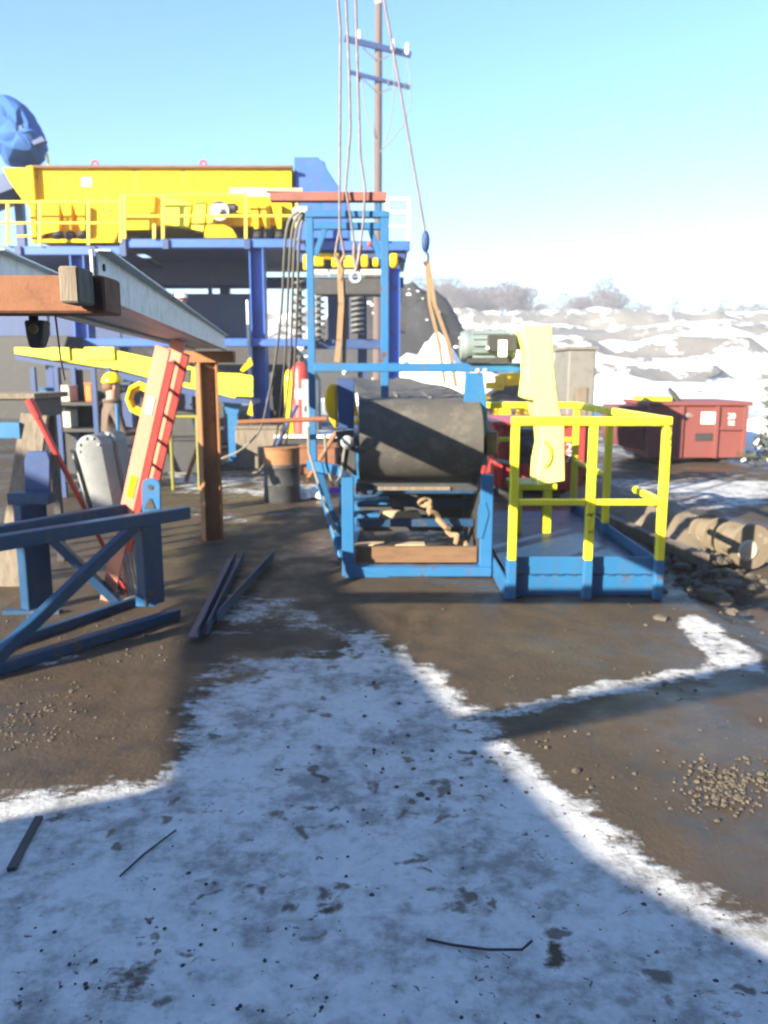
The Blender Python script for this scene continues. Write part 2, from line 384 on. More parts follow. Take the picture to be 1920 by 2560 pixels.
for (u0,v0,u1,v1,wd_) in ((110,2550,260,2480,.09),(336,2190,400,2168,.05),(388,2214,434,2203,.05),(834,2260,915,2220,.07),(347,2423,417,2400,.06),(0,2446,70,2417,.04),
        (654,1844,730,1809,.14),(324,2521,428,2486,.06),(1695,2417,1840,2533,.045),(1591,2457,1707,2515,.06),(1510,2336,1574,2382,.05),(1400,2301,1440,2330,.04),(1365,2318,1400,2388,.03),
        (1024,1820,1087,1872,.11),(1035,2180,1058,2231,.03),(1105,2226,1180,2220,.05),(1394,2400,1440,2468,.05),(-20,2160,20,2180,.09),(220,2130,228,2180,.03),(560,1620,760,1600,.16),(620,1700,720,1760,.10)):
    a_, b_ = gp(u0,v0), gp(u1,v1); ex, ey = b_.x-a_.x, b_.y-a_.y
    t_ = np.clip(((X-a_.x)*ex+(Y-a_.y)*ey)/(ex*ex+ey*ey), 0, 1); dd_ = np.hypot(X-a_.x-t_*ex, Y-a_.y-t_*ey)
    sn = sn - .25*np.clip(1.3 - dd_/wd_*.75, 0, 1)
rp = random.Random(21)
for k in range(26):                              # boot prints across the trodden snow
    lane = k % 2; st = k//2
    cx = -.35 + .16*st*.35 + (.11 if lane else -.11) + rp.uniform(-.05,.05); cy = 1.9 + st*.30 + rp.uniform(-.06,.06) + (.15 if lane else 0)
    ang = rp.uniform(.05,.35); ex, ey = math.sin(ang), math.cos(ang)
    al = (X-cx)*ex + (Y-cy)*ey; ac = (X-cx)*ey - (Y-cy)*ex
    pr = np.clip(1.5 - np.hypot(al/.13, ac/.048), 0, 1)
    sn = sn - .16*pr; Z = Z - .010*pr
far = np.clip((Y-9)/8, 0, 1)*np.clip((X+6)/4, .35, 1)
sn = np.maximum(sn, .02 + .46*far + .4*np.clip((Y-26)/14, 0, 1))
me = bpy.data.meshes.new('ground')
ny, nx = X.shape
verts = np.stack([X.ravel(), Y.ravel(), Z.ravel()], 1)
idx = np.arange(nx*ny).reshape(ny, nx)
faces = np.stack([idx[:-1,:-1].ravel(), idx[:-1,1:].ravel(), idx[1:,1:].ravel(), idx[1:,:-1].ravel()], 1)
me.from_pydata(verts.tolist(), [], faces.tolist()); me.polygons.foreach_set('use_smooth', [True]*len(me.polygons))
a = me.attributes.new('snow', 'FLOAT', 'POINT'); a.data.foreach_set('value', sn.ravel().astype(np.float32))
me.materials.append(M['ground'])
ground = bpy.data.objects.new('ground', me); COL.objects.link(ground); ground['kind'] = 'structure'

# hill: benches of snow and rock rising behind the yard to a wooded ridge
hx = np.linspace(-260, 330, 240); hy = np.concatenate([np.linspace(36, 175, 150), np.linspace(180, 420, 20)])
HX, HY = np.meshgrid(hx, hy)
n1 = vnoise(HX, HY, .035, 2.0); n2 = vnoise(HX, HY, .11, 5.0); n3 = vnoise(HX, HY, .3, 9.0)
yy = HY + n1*14 + n2*5
prof_y = [36, 44, 56, 66, 70, 84, 90, 108, 116, 134, 141, 156, 170, 420]
prof_z = [-1.2, .0, .55, 1.0, 2.3, 2.9, 4.9, 5.6, 7.9, 8.6, 11.2, 12.4, 12.6, 12.0]
n4 = vnoise(HX*1.0, HY*.22, .20, 4.0) + .6*vnoise(HX, HY*.3, .5, 6.0)
HZ = np.interp(yy+n4*5, prof_y, prof_z) + (n2*.7 + n3*.7 + n4*.35)*np.clip((HY-44)/30, 0, 1)
slope = np.gradient(np.interp(yy, prof_y, prof_z), axis=0)/np.gradient(HY, axis=0)
hs = .96 - np.clip(slope*1.9, 0, .5) - np.where(HY < 152, .26, 0)*np.clip((HX-12)/18, 0, 1)*np.clip((HY-80)/15, 0, 1) + np.where(HY > 160, -.25, 0) + n4*.22
me = bpy.data.meshes.new('hill'); ny, nx = HX.shape; idx = np.arange(nx*ny).reshape(ny, nx)
faces = np.stack([idx[:-1,:-1].ravel(), idx[:-1,1:].ravel(), idx[1:,1:].ravel(), idx[1:,:-1].ravel()], 1)
me.from_pydata(np.stack([HX.ravel(), HY.ravel(), HZ.ravel()], 1).tolist(), [], faces.tolist())
me.polygons.foreach_set('use_smooth', [True]*len(me.polygons))
a = me.attributes.new('snow', 'FLOAT', 'POINT'); a.data.foreach_set('value', hs.ravel().astype(np.float32))
me.materials.append(M['hill']); o = bpy.data.objects.new('hill', me); COL.objects.link(o); o['kind'] = 'structure'
def hill_z(x, y):
    j = int(np.clip(np.searchsorted(hx, x), 0, len(hx)-1)); i = int(np.clip(np.searchsorted(hy, y), 0, len(hy)-1)); return float(HZ[i, j])

hb = MB().span((-410,-70,-1.6),(490,705,24)).build('haze', bpy.data.materials.new('haze_air'), None); hb['kind'] = 'stuff'
hm = hb.data.materials[0]; hm.use_nodes = True; hm.node_tree.nodes.clear()
ho = hm.node_tree.nodes.new('ShaderNodeOutputMaterial'); hv = hm.node_tree.nodes.new('ShaderNodeVolumePrincipled')
hv.inputs['Color'].default_value = (.92,.95,1,1); hv.inputs['Density'].default_value = .0015; hv.inputs['Anisotropy'].default_value = 0.0
hm.node_tree.links.new(hv.outputs[0], ho.inputs['Volume'])

# ------------------------------------------------------------------ unseen building shaped to shade the foreground, tall bay added to block sky
def back(p, yp=-1.25):
    k = p.y - yp; return Vector((p.x - TX*k, yp, TZ*k))
shed = thing('workshop_building', 'unseen block workshop shaped to throw the foreground shade, tall bay added to block sky', 'building', (-4,-2,0))
low = [back(gp(u, v)) for u, v in [(1960,2400),(1920,2380),(1700,2265),(1480,2130),(1330,1975),(1180,1825),(1020,1650),(870,1480)]]
wedge_top = [back(V(-.62, 7.4, 0)), back(V(-1.05, 8.9, 0)), back(V(-2.05, 8.9, 0)), back(V(-1.62, 6.4, 0))]
left = [back(gp(u, v)) for u, v in [(470,1560),(440,1962),(0,2052),(-400,2130)]]
poly = [V(low[0].x+.5, -1.25, 0), V(low[0].x+.5, -1.25, low[0].z-.2)] + low + wedge_top + left + [V(left[-1].x-7, -1.25, left[-1].z-.6), V(left[-1].x-7, -1.25, 0)]
MB().prism(poly, (0,-.3,0)).build('wall', M['conc'], shed)
MB().span((-1.2,-14,0),(20,-1.0,16)).build('sky_block_bay', M['navy'], shed)  # added bay, blocks sky light to darken the shaded snow
MB().span((-1.25,-14.2,16.001),(20.2,-.95,16.25)).build('roof', M['navy'], shed)  # cap of the added sky-blocking bay
p0, p1 = back(gp(1120,1835)), back(gp(2100,1650))
MB().bar(p0, p1, .2, .125).build('beam', M['rust'], shed)

# ------------------------------------------------------------------ belt conveyor head with its portal
cv = thing('belt_conveyor', 'blue belt conveyor head with wide black belt and tall open portal frame', 'conveyor', (.27,6.9,0))
B = M['blue']
x0, x1 = -.30, .86
YF = 6.55
MB().span((x0-.05,YF-.06,.005),(x1+.04,YF+.06,.085)).build('sill', B, cv, .006)
MB().span((x0-.05,YF+.06,.005),(x0+.05,9.5,.085)).build('sill', B, cv, .006)
MB().span((x1-.06,YF+.06,.005),(x1+.04,9.5,.085)).build('sill', B, cv, .006)
MB().prism([at(862,1452,YF-.07),at(985,1452,YF-.07),at(968,1440,YF-.07),at(905,1430,YF-.07),at(880,1412,YF-.07),at(864,1412,YF-.07)],(0,.008,0)).build('gusset', B, cv)
MB().span((x0-.05,YF-.05,.085),(x0+.05,YF+.05,.84)).build('leg', B, cv, .005)
MB().span((x1-.06,YF-.05,.085),(x1+.04,YF+.05,.86)).build('leg', B, cv, .005)
MB().prism([at(1196,1262,YF-.06),at(1214,1256,YF-.06),at(1222,1285,YF-.06),at(1206,1345,YF-.06),at(1192,1345,YF-.06)],(0,.01,0)).build('gusset', B, cv)
MB().span((x0-.05,8.4,.085),(x0+.05,8.5,.9)).build('leg', B, cv, .005)
MB().span((x1-.06,8.4,.085),(x1+.04,8.5,.9)).build('leg', B, cv, .005)
# inner members under the belt
MB().span((x0+.06,YF+.10,.09),(x1-.07,YF+.15,.225)).build('kick_board', M['wood_br'], cv)
for a_, b_, v0, v1, Yk in ((884,962,1362,1380,6.85),(975,1064,1362,1384,6.85)):
    p, q = at(a_,v1,Yk), at(b_,v0,Yk); MB().span(p, q+V(0,.14,0)).build('timber_block', M['wood_lt'], cv, .006)
MB().prism([at(945,1300,7.2),at(960,1280,7.2),at(1045,1280,7.2),at(1062,1308,7.2)],(0,.12,0)).build('timber_block', M['wood_lt'], cv, .004)
for z_, y_ in ((.33,7.0),(.45,7.35),(.62,7.0)):
    MB().span((x0+.05,y_,z_),(x1-.06,y_+.06,z_+.07)).build('cross_member', M['blue_dk'], cv, .004)
for y_, z_ in ((7.05,.70),(7.9,.72)):
    MB().tube([(x0+.06,y_,z_),(x1-.07,y_,z_)], .055, 14).build('return_roller', M['grey'], cv)
MB().span((x0+.02,7.2,.50),(x0+.35,7.5,.53)).build('shelf_plate', B, cv)
MB().span((x0+.02,7.1,.40),(x0+.26,7.3,.43)).build('shelf_plate', B, cv)
MB().span((x1-.05,6.75,.09),(x1-.03,9.3,.84)).build('dark_shade_sheet', M['black'], cv)  # dark sheet added to deepen the shade under the belt
MB().span((x0+.05,8.0,.09),(x1-.06,8.03,.80)).build('back_sheet', M['black'], cv)  # back panel also added to darken the underside
MB().span((x0+.06,6.72,.70),(x1-.07,6.76,.76)).build('scraper_bar', M['black'], cv)
MB().span((x0+.22,6.70,.705),(x1-.30,6.716,.735)).build('scraper_blade', M['wood'], cv)
# drum, belt
DC = V(.30, 6.99, 1.105); DR = .335
ax = V(1, .048, 0).normalized()
MB().lathe(DC-ax*.52, ax, [(0,.02),(.001,DR-.012),(1.039,DR-.012),(1.04,.02)], 36).build('head_drum', M['black'], cv)
for s_ in (-1, 1):
    MB().lathe(DC+ax*(.50*s_), ax*s_, [(0,.05),(.18,.05)], 14).build('shaft', M['galv'], cv)
    MB().box(DC+ax*(.63*s_)+V(0,0,-.02), (.10,.26,.20)).lathe(DC+ax*(.57*s_), ax*s_, [(0,.09),(.12,.085)], 16).build('bearing_block', M['black'] if s_ > 0 else M['grey'], cv, .008)
ends = V(-.13, 16.0, 1.42)
path = []
for k in range(0, 13):                         # round the drum from below
    t = R(-100 + 190*k/12)
    path.append((DC.y - math.cos(t)*DR, DC.z + math.sin(t)*DR, 0.0))
path = [(9.0, .74, 0)] + path
for y_ in (7.4,8.0,8.6,9.4,10.5,12,14,16):
    path.append((y_, DC.z+DR + (y_-6.9)*.009, min(1, (y_-6.92)/2.0)))
nb = 17; vs_ = []; fs_ = []
for th in (0.0, .012):
    for i, (y_, z_, tr) in enumerate(path):
        for k in range(nb):
            q = k/(nb-1)*2-1
            hw = .515 - .02*(y_-6.9)/9*2
            lift = tr*.05*max(0, abs(q)-.45)/.55 + .012*math.sin(k*2.1+y_*1.3)*min(1, tr*2)
            xx = DC.x - .048*(y_-6.92) + q*hw
            nrm = V(0, (y_-DC.y), (z_-DC.z)) if 0 < i <= 13 else V(0,0,1)
            nrm.normalize()
            vs_.append(V(xx, y_, z_+lift) + nrm*th)
np_ = len(path)
for i in range(np_-1):
    for k in range(nb-1):
        a_ = i*nb+k; fs_.append((a_, a_+1, a_+nb+1, a_+nb)); o_ = np_*nb
        fs_.append((a_+o_, a_+nb+o_, a_+nb+1+o_, a_+1+o_))
    for k in (0, nb-1):
        a_ = i*nb+k; o_ = np_*nb; fs_.append((a_, a_+nb, a_+nb+o_, a_+o_))
belt = MB().add(vs_, fs_).build('belt', M['rubber'], cv)
for k_, (q0, y0_, y1_) in enumerate(((.25,7.2,8.9),(-.3,7.6,9.3))):
    MB().span((DC.x-.048*(y0_-6.9)+q0*.5-.012,y0_,DC.z+DR+.020),(DC.x-.048*(y0_-6.9)+q0*.5+.012,y1_,DC.z+DR+.034)).build('belt_splice', M['hose'], belt)
for k in range(4):
    y_ = 8.2 + k*2.0
    for s_ in (-1, 1):
        MB().tube([(DC.x-.048*(y_-6.9)+s_*.53,y_,DC.z+.14),(DC.x-.048*(y_-6.9)+s_*.56,y_,DC.z+.36)], .03, 8).build('idler_bracket', M['yellow'], cv)
for s_ in (-1, 1):
    MB().bar((DC.x+s_*.58,7.0,.96),(DC.x+s_*.58-.45,16.2,1.05),.06,.16).build('stringer', B, cv, .004)
# left plate, right bracket
MB().prism([at(842,945,6.8),at(886,948,6.8),at(884,1072,6.8),at(846,1072,6.8)],(0,.09,0)).build('side_plate', M['navy'], cv, .004)
MB().prism([at(1166,932,6.9),at(1207,932,6.9),at(1216,1000,6.9),at(1222,1090,6.9),at(1206,1092,6.9),at(1160,1010,6.9)],(0,.10,0)).build('bracket_plate', B, cv, .004)
MB().prism([at(838,1080,6.72),at(884,1075,6.72),at(892,1190,6.72),at(862,1180,6.72)],(0,.05,0)).build('side_plate', M['black'], cv, .004)
MB().lathe(at(868,1105,6.66), (0,-1,0), [(0,.055),(.03,.055),(.06,.03)], 14).build('hub_cap', M['grey'], cv)
# yellow teardrop guard on the left
tear = [(842,962),(826,960),(816,972),(811,1000),(813,1025),(824,1050),(838,1072),(842,1072)]
MB().prism([at(u,v,6.85) for u,v in tear],(0,.16,0)).build('pulley_guard', M['yellow'], cv, .012)
MB().ball(at(895,1052,6.75), .035, (1,.8,.8)).build('lubricator', M['yellow'], cv)
# portal
YP = 7.4
pl, pr = at(774,545,YP), at(962,545,YP)
zb = .80
MB().span((pl.x-.033,YP-.035,zb),(pl.x+.033,YP+.035,pl.z-.0)).build('portal_post', B, cv, .005)
MB().span((pr.x-.036,YP-.035,1.25),(pr.x+.036,YP+.035,pr.z-.0)).build('portal_post', B, cv, .005)
MB().span((pl.x-.036,YP-.04,pl.z),(pr.x+.04,YP+.04,pl.z+.055)).build('portal_header', B, cv, .005)
MB().span((pl.x+.034,YP-.03,pl.z-.10),(pr.x-.037,YP+.03,pl.z-.04)).build('portal_header', B, cv, .005)
MB().bar(at(812,572,YP), at(788,640,YP), .05, .05).build('brace', B, cv, .004)
MB().bar(at(926,575,YP), at(952,650,YP), .05, .05).build('brace', B, cv, .004)
# cross beam that carries the motor
YB = 6.95
bl, br = at(786,930,YB), at(1312,908,YB)
MB().span((bl.x,YB-.05,bl.z),(br.x,YB+.05,br.z)).build('cross_beam', B, cv, .006)
for u,v in ((861,932),(1194,927),(1212,927)):
    MB().lathe(at(u,v,YB-.052), (0,-1,0), [(0,.022),(.012,.022),(.013,.012),(.03,.012)], 8).build('bolt', M['galv'], cv)
# lower left framing
MB().bar((pl.x-.03,YP,.84),(x0-.05,6.75,.86),.07,.09).build('side_rail', B, cv, .005)
MB().bar((pl.x+.03,YP-.05,.84),(x0-.06,6.8,.09),.075,.05).build('brace', B, cv, .005)
MB().bar((-.62,7.35,.78),(-.35,7.0,.16),.035,.035).build('brace', M['blue_dk'], cv, .003)
MB().bar((x0-.08,7.0,.86),(x0-.08,7.5,.10),.06,.05).build('brace', M['blue_dk'], cv, .003)
MB().tube([at(770,1068,7.1),at(772,1130,7.0),at(790,1190,6.9),at(815,1260,6.75),at(838,1330,6.7)], .012, 8).build('hydraulic_hose', M['hose'], cv)
MB().tube([at(812,1085,6.8),at(816,1160,6.75),at(832,1215,6.7),at(852,1190,6.7),at(862,1120,6.7)], .012, 8).build('hydraulic_hose', M['hose'], cv)
MB().box(at(838,1226,6.63), (.09,.02,.05)).build('strap', M['purple'], cv)
MB().tube([at(594,1056,7.05),at(690,1052,7.05),at(818,1047,7.0)], .022, 10).build('pull_bar', M['rust'], cv)
# drive: motor, guard, gearbox
mo = MB().lathe(V(.64,YB-.02,br.z+.145), (1,0,0), [(0,.05),(.01,.115),(.05,.125),(.06,.125),(.10,.112),(.40,.112),(.44,.125),(.47,.11),(.48,.05)], 24).build('motor', M['motor'], cv)
for k in range(14):
    t = 2*PI*k/14; o_ = V(0, math.cos(t), math.sin(t))
    MB().bar(V(.745,YB-.02,br.z+.145)+o_*.120, V(1.035,YB-.02,br.z+.145)+o_*.120, .010, .022, up=o_).build('cooling_fin', M['motor'], mo)
tb = MB().span((.86,YB-.20,br.z+.09),(1.10,YB-.13,br.z+.23)).build('terminal_box', M['black'], mo, .008)
MB().span(at(1245,892,YB-.205), at(1268,850,YB-.201)).build('name_plate', M['white'], mo)
MB().lathe(at(1219,870,YB-.202), (0,-1,0), [(0,.016),(.008,.014)], 10).build('plug', M['white'], mo)
MB().span((.70,YB-.10,br.z+.002),(1.08,YB+.08,br.z+.04)).build('motor_foot', M['black'], mo)
MB().lathe(V(1.12,YB-.02,br.z+.145),(1,0,0),[(0,.035),(.30,.035)],12).build('drive_shaft', M['galv'], mo)
YG = 6.52
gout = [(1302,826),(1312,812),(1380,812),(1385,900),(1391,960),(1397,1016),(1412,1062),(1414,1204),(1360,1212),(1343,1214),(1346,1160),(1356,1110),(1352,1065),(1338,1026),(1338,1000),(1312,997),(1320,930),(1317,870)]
gd = MB().prism([at(u,v,YG) for u,v in gout],(0,.34,0)).build('belt_guard', M['glare_y'], cv, .012)
arc = [at(1352+ (26*math.sin(t)), 1172-36+ (-34*math.cos(t)), YG-.012) for t in [R(20+20*i) for i in range(8)]]
MB().tube(arc, .011, 8).build('shadow_arc', M['rail'], gd)  # raised arc drawn in place of a round shadow on the guard
MB().span(at(1288,1160,7.5), at(1346,1074,7.5)+V(0,.35,0)).lathe(at(1316,1115,7.49),(0,-1,0),[(0,.10),(.05,.09),(.06,.04),(.10,.04)],16).build('gearbox', M['black'], cv, .02)
MB().span((1.22,7.42,.02),(1.30,7.5,.60)).span((1.50,7.42,.02),(1.58,7.5,.60)).span((1.2,7.4,.60),(1.62,7.85,.66)).build('drive_stand', M['lime'], cv, .005)

# slings and sling chain
def rope(name, pts, r, m, label, cat, group=None, n=8):
    return tag(MB().tube(pts, r, n).build(name, M[m]), label, cat, group)
TOP = V(-.28, 7.35, 9.2)
YL = 7.3
hoistg = 'hoist ropes hanging from the crane'
def line(pix, label, Yl=YL):
    pts = [at(u, v, Yl) for u, v in pix]
    d_ = TOP - pts[0]
    rope('hoist_rope', [TOP] + [pts[0]+d_*.5] + pts, .011, 'rope', label, 'rope', hoistg)
line([(845,0),(851,75),(850,300),(849,482),(849,590)], 'straight grey hoist rope, leftmost of the ropes dropping to the portal')
line([(865,0),(873,181),(876,331),(864,473),(876,540),(886,610)], 'grey hoist rope that kinks at the rusty beam, second from left')
line([(889,0),(895,211),(901,392),(913,470),(908,560),(901,612)], 'grey hoist rope bending outward beside the pole, third from left')
line([(960,0),(986,145),(1022,347),(1061,567),(1063,590)], 'slanting grey hoist rope running down to the dark swivel hook')
ck = thing('crane_hook_block', 'crane hook block above the picture gathering the hoist ropes', 'hook block', TOP)
MB().span(TOP+V(-.2,-.1,0),TOP+V(.2,.1,.5)).build('block_body', M['rail'], ck, .03)
MB().ring(TOP+V(0,0,-.1),(0,1,0),.1,.03).build('hook', M['black'], ck)
hk = thing('swivel_hook', 'dark swivel hook at the lower end of the slanting rope', 'hook', at(1066,650,YL))
MB().ball(at(1064,604,YL), .05, (.75,.75,1.9)).build('swivel_body', M['navy'], hk)
MB().tube([at(1066,630,YL),at(1071,640,YL),at(1069,655,YL),at(1062,662,YL),at(1060,654,YL)], .012, 8).build('hook_tip', M['black'], hk)
def strap(pts, wd, label, group='tan lifting slings'):
    mb = MB(); pts = [Vector(p) for p in pts]
    for p, q in zip(pts[:-1], pts[1:]):
        mb.bar(p-(q-p)*.01, q+(q-p)*.01, wd, .016, up=(0,1,0))
    return tag(mb.build('lifting_sling', M['sling']), label, 'sling', group)
strap([at(1070,652,YL),at(1086,760,YL),at(1122,860,YL+.03),at(1140,965,YL+.1)], .034, 'tan sling under the swivel hook, its reddish outer leg')
strap([at(1066,652,YL+.05),at(1074,760,YL+.05),at(1098,860,YL+.06),at(1112,955,YL+.1)], .030, 'tan sling under the swivel hook, its inner leg behind')
strap([at(850,690,YL),at(853,760,YL),at(848,850,YL),at(842,905,YL)], .050, 'straight tan sling hanging inside the portal, broad front strap')
strap([at(858,700,YL+.06),at(862,800,YL+.06),at(860,906,YL+.06)], .034, 'thin dark tan sling just behind the broad strap in the portal')
sh = thing('sling_shackle', 'pale eye and loop where the left ropes meet the broad sling', 'shackle', at(850,700,YL))
MB().tube([at(849,575,YL),at(842,610,YL),at(838,640,YL)], .012, 8).tube([at(849,575,YL),at(856,610,YL),at(861,640,YL)], .012, 8).build('bridle_loop', M['rope'], sh)
MB().tube([at(838,640,YL),at(846,655,YL),at(856,675,YL),at(853,695,YL)], .020, 8).tube([at(861,640,YL),at(852,655,YL),at(847,680,YL),at(852,700,YL)], .018, 8).build('eye_splice', M['sling'], sh)
sb = thing('sheave_shackle', 'grey round sheave hanging in the portal below the paired ropes', 'sheave', at(890,712,YL))
MB().ring(at(889,693,YL),(0,1,0),.042,.016).build('sheave', M['galv'], sb)
MB().tube([at(886,610,YL),at(885,640,YL),at(890,668,YL),at(889,680,YL)], .018, 8).tube([at(901,612,YL),at(897,645,YL),at(890,675,YL)], .020, 8).build('rope_eyes', M['rope'], sb)

pts = []
for k in range(26):
    t_ = k/25; c_ = at(1062+t_*100, 1262+t_*105, 6.80); pts.append(c_ + V(.022*math.sin(k*1.1), .03*math.cos(k*.8), .018*math.sin(k*1.4)))
tag(MB().tube(pts, .026, 7).tube([at(1062,1262,6.82)+V(.05*math.cos(k*.5),.02*math.sin(k),.02+.03*math.sin(k*.5)) for k in range(14)], .018, 6).build('lifting_sling', M['sling']), 'crumpled tan sling heaped inside the conveyor frame under the belt', 'sling')
# rusty beam over the portal and hoses hung on it
zr = pl.z + .135
for uu in (800, 944):
    q = at(uu,535,YP); MB().span((q.x-.02,YP-.02,pl.z+.055),(q.x+.02,YP+.02,zr)).build('portal_stub', B, cv)
p, q = at(676,512,YP), at(966,511,YP)
tag(MB().span((p.x,YP-.05,zr),(q.x,YP+.05,zr+.075)).build('rusty_beam', M['rust_red'], None, .004), 'rusty red steel beam laid across the top of the blue portal', 'beam')
p = at(700,500,YP); tag(MB().bar((p.x-.12,YP-.02,zr+.092),(p.x+.20,YP,zr+.092),.09,.03).build('timber_offcut', M['wood_lt']), 'pale board offcut lying on the left end of the rusty beam', 'board')
hg = 'grey hoses hanging beside the portal'
for k, (pix, lab) in enumerate((
    ([(746,528),(722,545),(712,600),(706,760),(690,900),(668,1010),(652,1080),(600,1130),(540,1150)], 'grey hose hanging from rusty beam, outermost and curving to the coil'),
    ([(752,530),(730,560),(722,680),(716,860),(704,1000),(690,1110)], 'grey hose hanging straight beside the portal, second from left'),
    ([(758,530),(738,570),(732,700),(728,880),(716,1010),(704,1118)], 'grey hose hanging close to the portal post, third from left'),
    ([(762,532),(748,580),(745,720),(738,900),(728,1020),(716,1124)], 'grey hose hanging nearest the left portal post'))):
    pts = [at(u, v, 7.4 + 3.0*(max(0,(v-545))/560)**1.6 + .06*k) for u, v in pix]
    zmin = .03
    for p_ in pts: p_.z = max(p_.z, zmin)
    g0 = gp(pix[-1][0]-40-10*k, 1185, .03); pts.append(pts[-1].lerp(g0,.6)+V(0,0,-.05)); pts.append(g0); pts.append(g0+V(-.6,.15,0))
    # smooth
    sm = []
    for i in range(len(pts)-1):
        for q_ in range(4): sm.append(pts[i].lerp(pts[i+1], q_/4))
    sm.append(pts[-1])
    for _ in range(3): sm = [sm[0]] + [(sm[i-1]+sm[i]*2+sm[i+1])/4 for i in range(1, len(sm)-1)] + [sm[-1]]
    rope('hanging_hose', sm, .013, 'hose', lab, 'hose', hg)
c0 = gp(505,1165)
pts = []
for k in range(90):
    t = 2*PI*k/24; rr = .46 - .0016*k
    pts.append(V(c0.x+math.cos(t)*rr*1.0, c0.y+math.sin(t)*rr, .035+.028*(k//24)+.02*math.sin(k*.9)))
rope('coiled_hose', pts, .032, 'hose', 'grey hose coiled in loops on the dirty snow beside the orange post', 'hose')

# ------------------------------------------------------------------ right hand platform with yellow rails
pf = thing('access_platform', 'blue steel platform with lemon yellow pipe railing on wet ground', 'platform', (1.52,7.2,0))
px0, px1, py0, py1 = .930, 2.085, 5.85, 8.65
dz = .19
for k in range(4):
    a_ = py0+.11+k*(py1-py0-.13)/4; MB().span((px0+.012,a_+.004,dz-.008),(px1-.012,a_+(py1-py0-.13)/4-.004,dz)).build('deck_plate', M['blue_dk'], pf)
MB().span((px0,py0+.085,.003),(px1,py0+.105,.163)).build('fascia_plate', B, pf, .003)
MB().span((px0,py0+.093,.169),(px1,py0+.105,.305)).build('toe_board', B, pf, .003)
for i in range(11):
    xx = px0+.10+i*.098; MB().span((xx,py0+.080,.158),(xx+.05,py0+.096,.172)).build('weld_tab', M['blue_dk'], pf)
MB().span((px0-.02,py0-.02,.003),(px0,py1,.16)).build('fascia_plate', B, pf, .003)
MB().span((px1,py0+.06,.003),(px1+.02,py1,.16)).build('fascia_plate', B, pf, .003)
MB().span((px1+.001,py0+.06,.165),(px1+.013,py1,.29)).build('toe_board', B, pf, .003)
tw = .066
posts = [(px0+.03,py0), (1.53,py0), (px1-.02,py0), (px1-.02,7.35), (px1-.02,py1-.03), (px0+.03,py1-.03)]
for i, (x_, y_) in enumerate(posts):
    MB().span((x_-tw/2,y_-tw/2,.003 if i < 3 else dz),(x_+tw/2,y_+tw/2,.30)).build('post_socket', B, pf, .005)
    MB().span((x_-tw/2+.002,y_-tw/2+.002,.302),(x_+tw/2-.002,y_+tw/2-.002,1.305)).build('post', M['rail'], pf, .008)
zt = 1.34; xa, xb = px0+.03-tw/2, px1-.02+tw/2
MB().span((xa,py0-tw/2,1.307),(xb,py0+tw/2,1.307+tw)).build('top_rail', M['rail'], pf, .010)
MB().span((xb-tw,py0+tw/2+.002,1.307),(xb,py1-.03+tw/2,1.307+tw)).build('top_rail', M['rail'], pf, .010)
MB().span((xa,py1-.03-tw/2,1.307),(xb-tw-.002,py1-.03+tw/2,1.307+tw)).build('top_rail', M['rail'], pf, .010)
for a_, b_ in ((px0+.03+tw/2,1.53-tw/2),(1.53+tw/2,px1-.02-tw/2)):
    MB().span((a_,py0-.022,.72),(b_,py0+.022,.765)).build('mid_rail', M['rail'], pf, .008)
MB().bar((px1-.02,py0+tw/2,.742),(px1-.02,py0+.62,.742),.045,.045).ball((px1-.02,py0+.63,.742),.032).build('mid_rail', M['rail'], pf)
MB().span((px1-.042,7.35+tw/2,.72),(px1+.002,py1-.06,.765)).build('mid_rail', M['rail'], pf, .008)
MB().span((px0+.06,py1-.05,.95),(px1-.06,py1-.01,.995)).build('mid_rail', M['rail'], pf, .008)

# ------------------------------------------------------------------ left: galvanised walkway on brown supports
wk = thing('galvanised_walkway', 'long galvanised channel walkway propped between brown beam and orange post', 'walkway', (-1.3,5.3,1.9))
nA, nB = V(-.835,2.42,1.905), V(-1.60,8.20,1.905)
wA, wB = V(-1.135,2.40,1.905), V(-1.90,8.16,1.905)
side = V(1,.13,0).normalized()
def channel(p, q, s_):
    mb = MB(); p, q = Vector(p), Vector(q); H = .138
    mb.bar(p+V(0,0,H/2), q+V(0,0,H/2), .006, H)
    mb.bar(p+V(0,0,H+.003)+side*(.018*s_), q+V(0,0,H+.003)+side*(.018*s_), .045, .006)
    mb.bar(p+V(0,0,-.003)+side*(.018*s_), q+V(0,0,-.003)+side*(.018*s_), .045, .006)
    return mb
ch = channel(nA, nB, 1).build('side_channel', M['galv'], wk)
for t_, zz in ((.012,.10),(.012,.045)):
    p = nA.lerp(nB, t_)+V(.004,0,zz); MB().lathe(p, (1,.13,0), [(0,.011),(.004,.011)], 10).build('bolt_hole', M['black'], ch)
MB().box(nA+V(-.012,-.010,.07), (.008,.012,.14)).build('end_clip', M['galv'], ch)
ch2 = channel(wA, wB, 1).build('side_channel', M['galv'], wk)
p = wA.lerp(wB, .03)+V(.004,0,.06); MB().lathe(p, (1,.13,0), [(0,.011),(.004,.011)], 10).build('bolt_hole', M['black'], ch2)
MB().box(wA+V(-.012,-.010,.07), (.008,.012,.14)).build('end_clip', M['galv'], ch2)
nr = 46
tread0 = None
for k in range(nr):
    t_ = (k+.5)/nr; p, q = wA.lerp(wB, t_), nA.lerp(nB, t_)
    if tread0 is None:
        tread0 = MB().bar(p+V(.006,0,.024), q+V(-.006,0,.024), .085, .022).build('tread_plank', M['galv'], wk); p00 = p
    else:
        c = tread0.copy(); COL.objects.link(c); c.location = tread0.location + (p-p00)
brown = thing('brown_steel_beam', 'brown box beam carrying the near end of the galvanised walkway', 'beam', (-1.3,2.3,0))
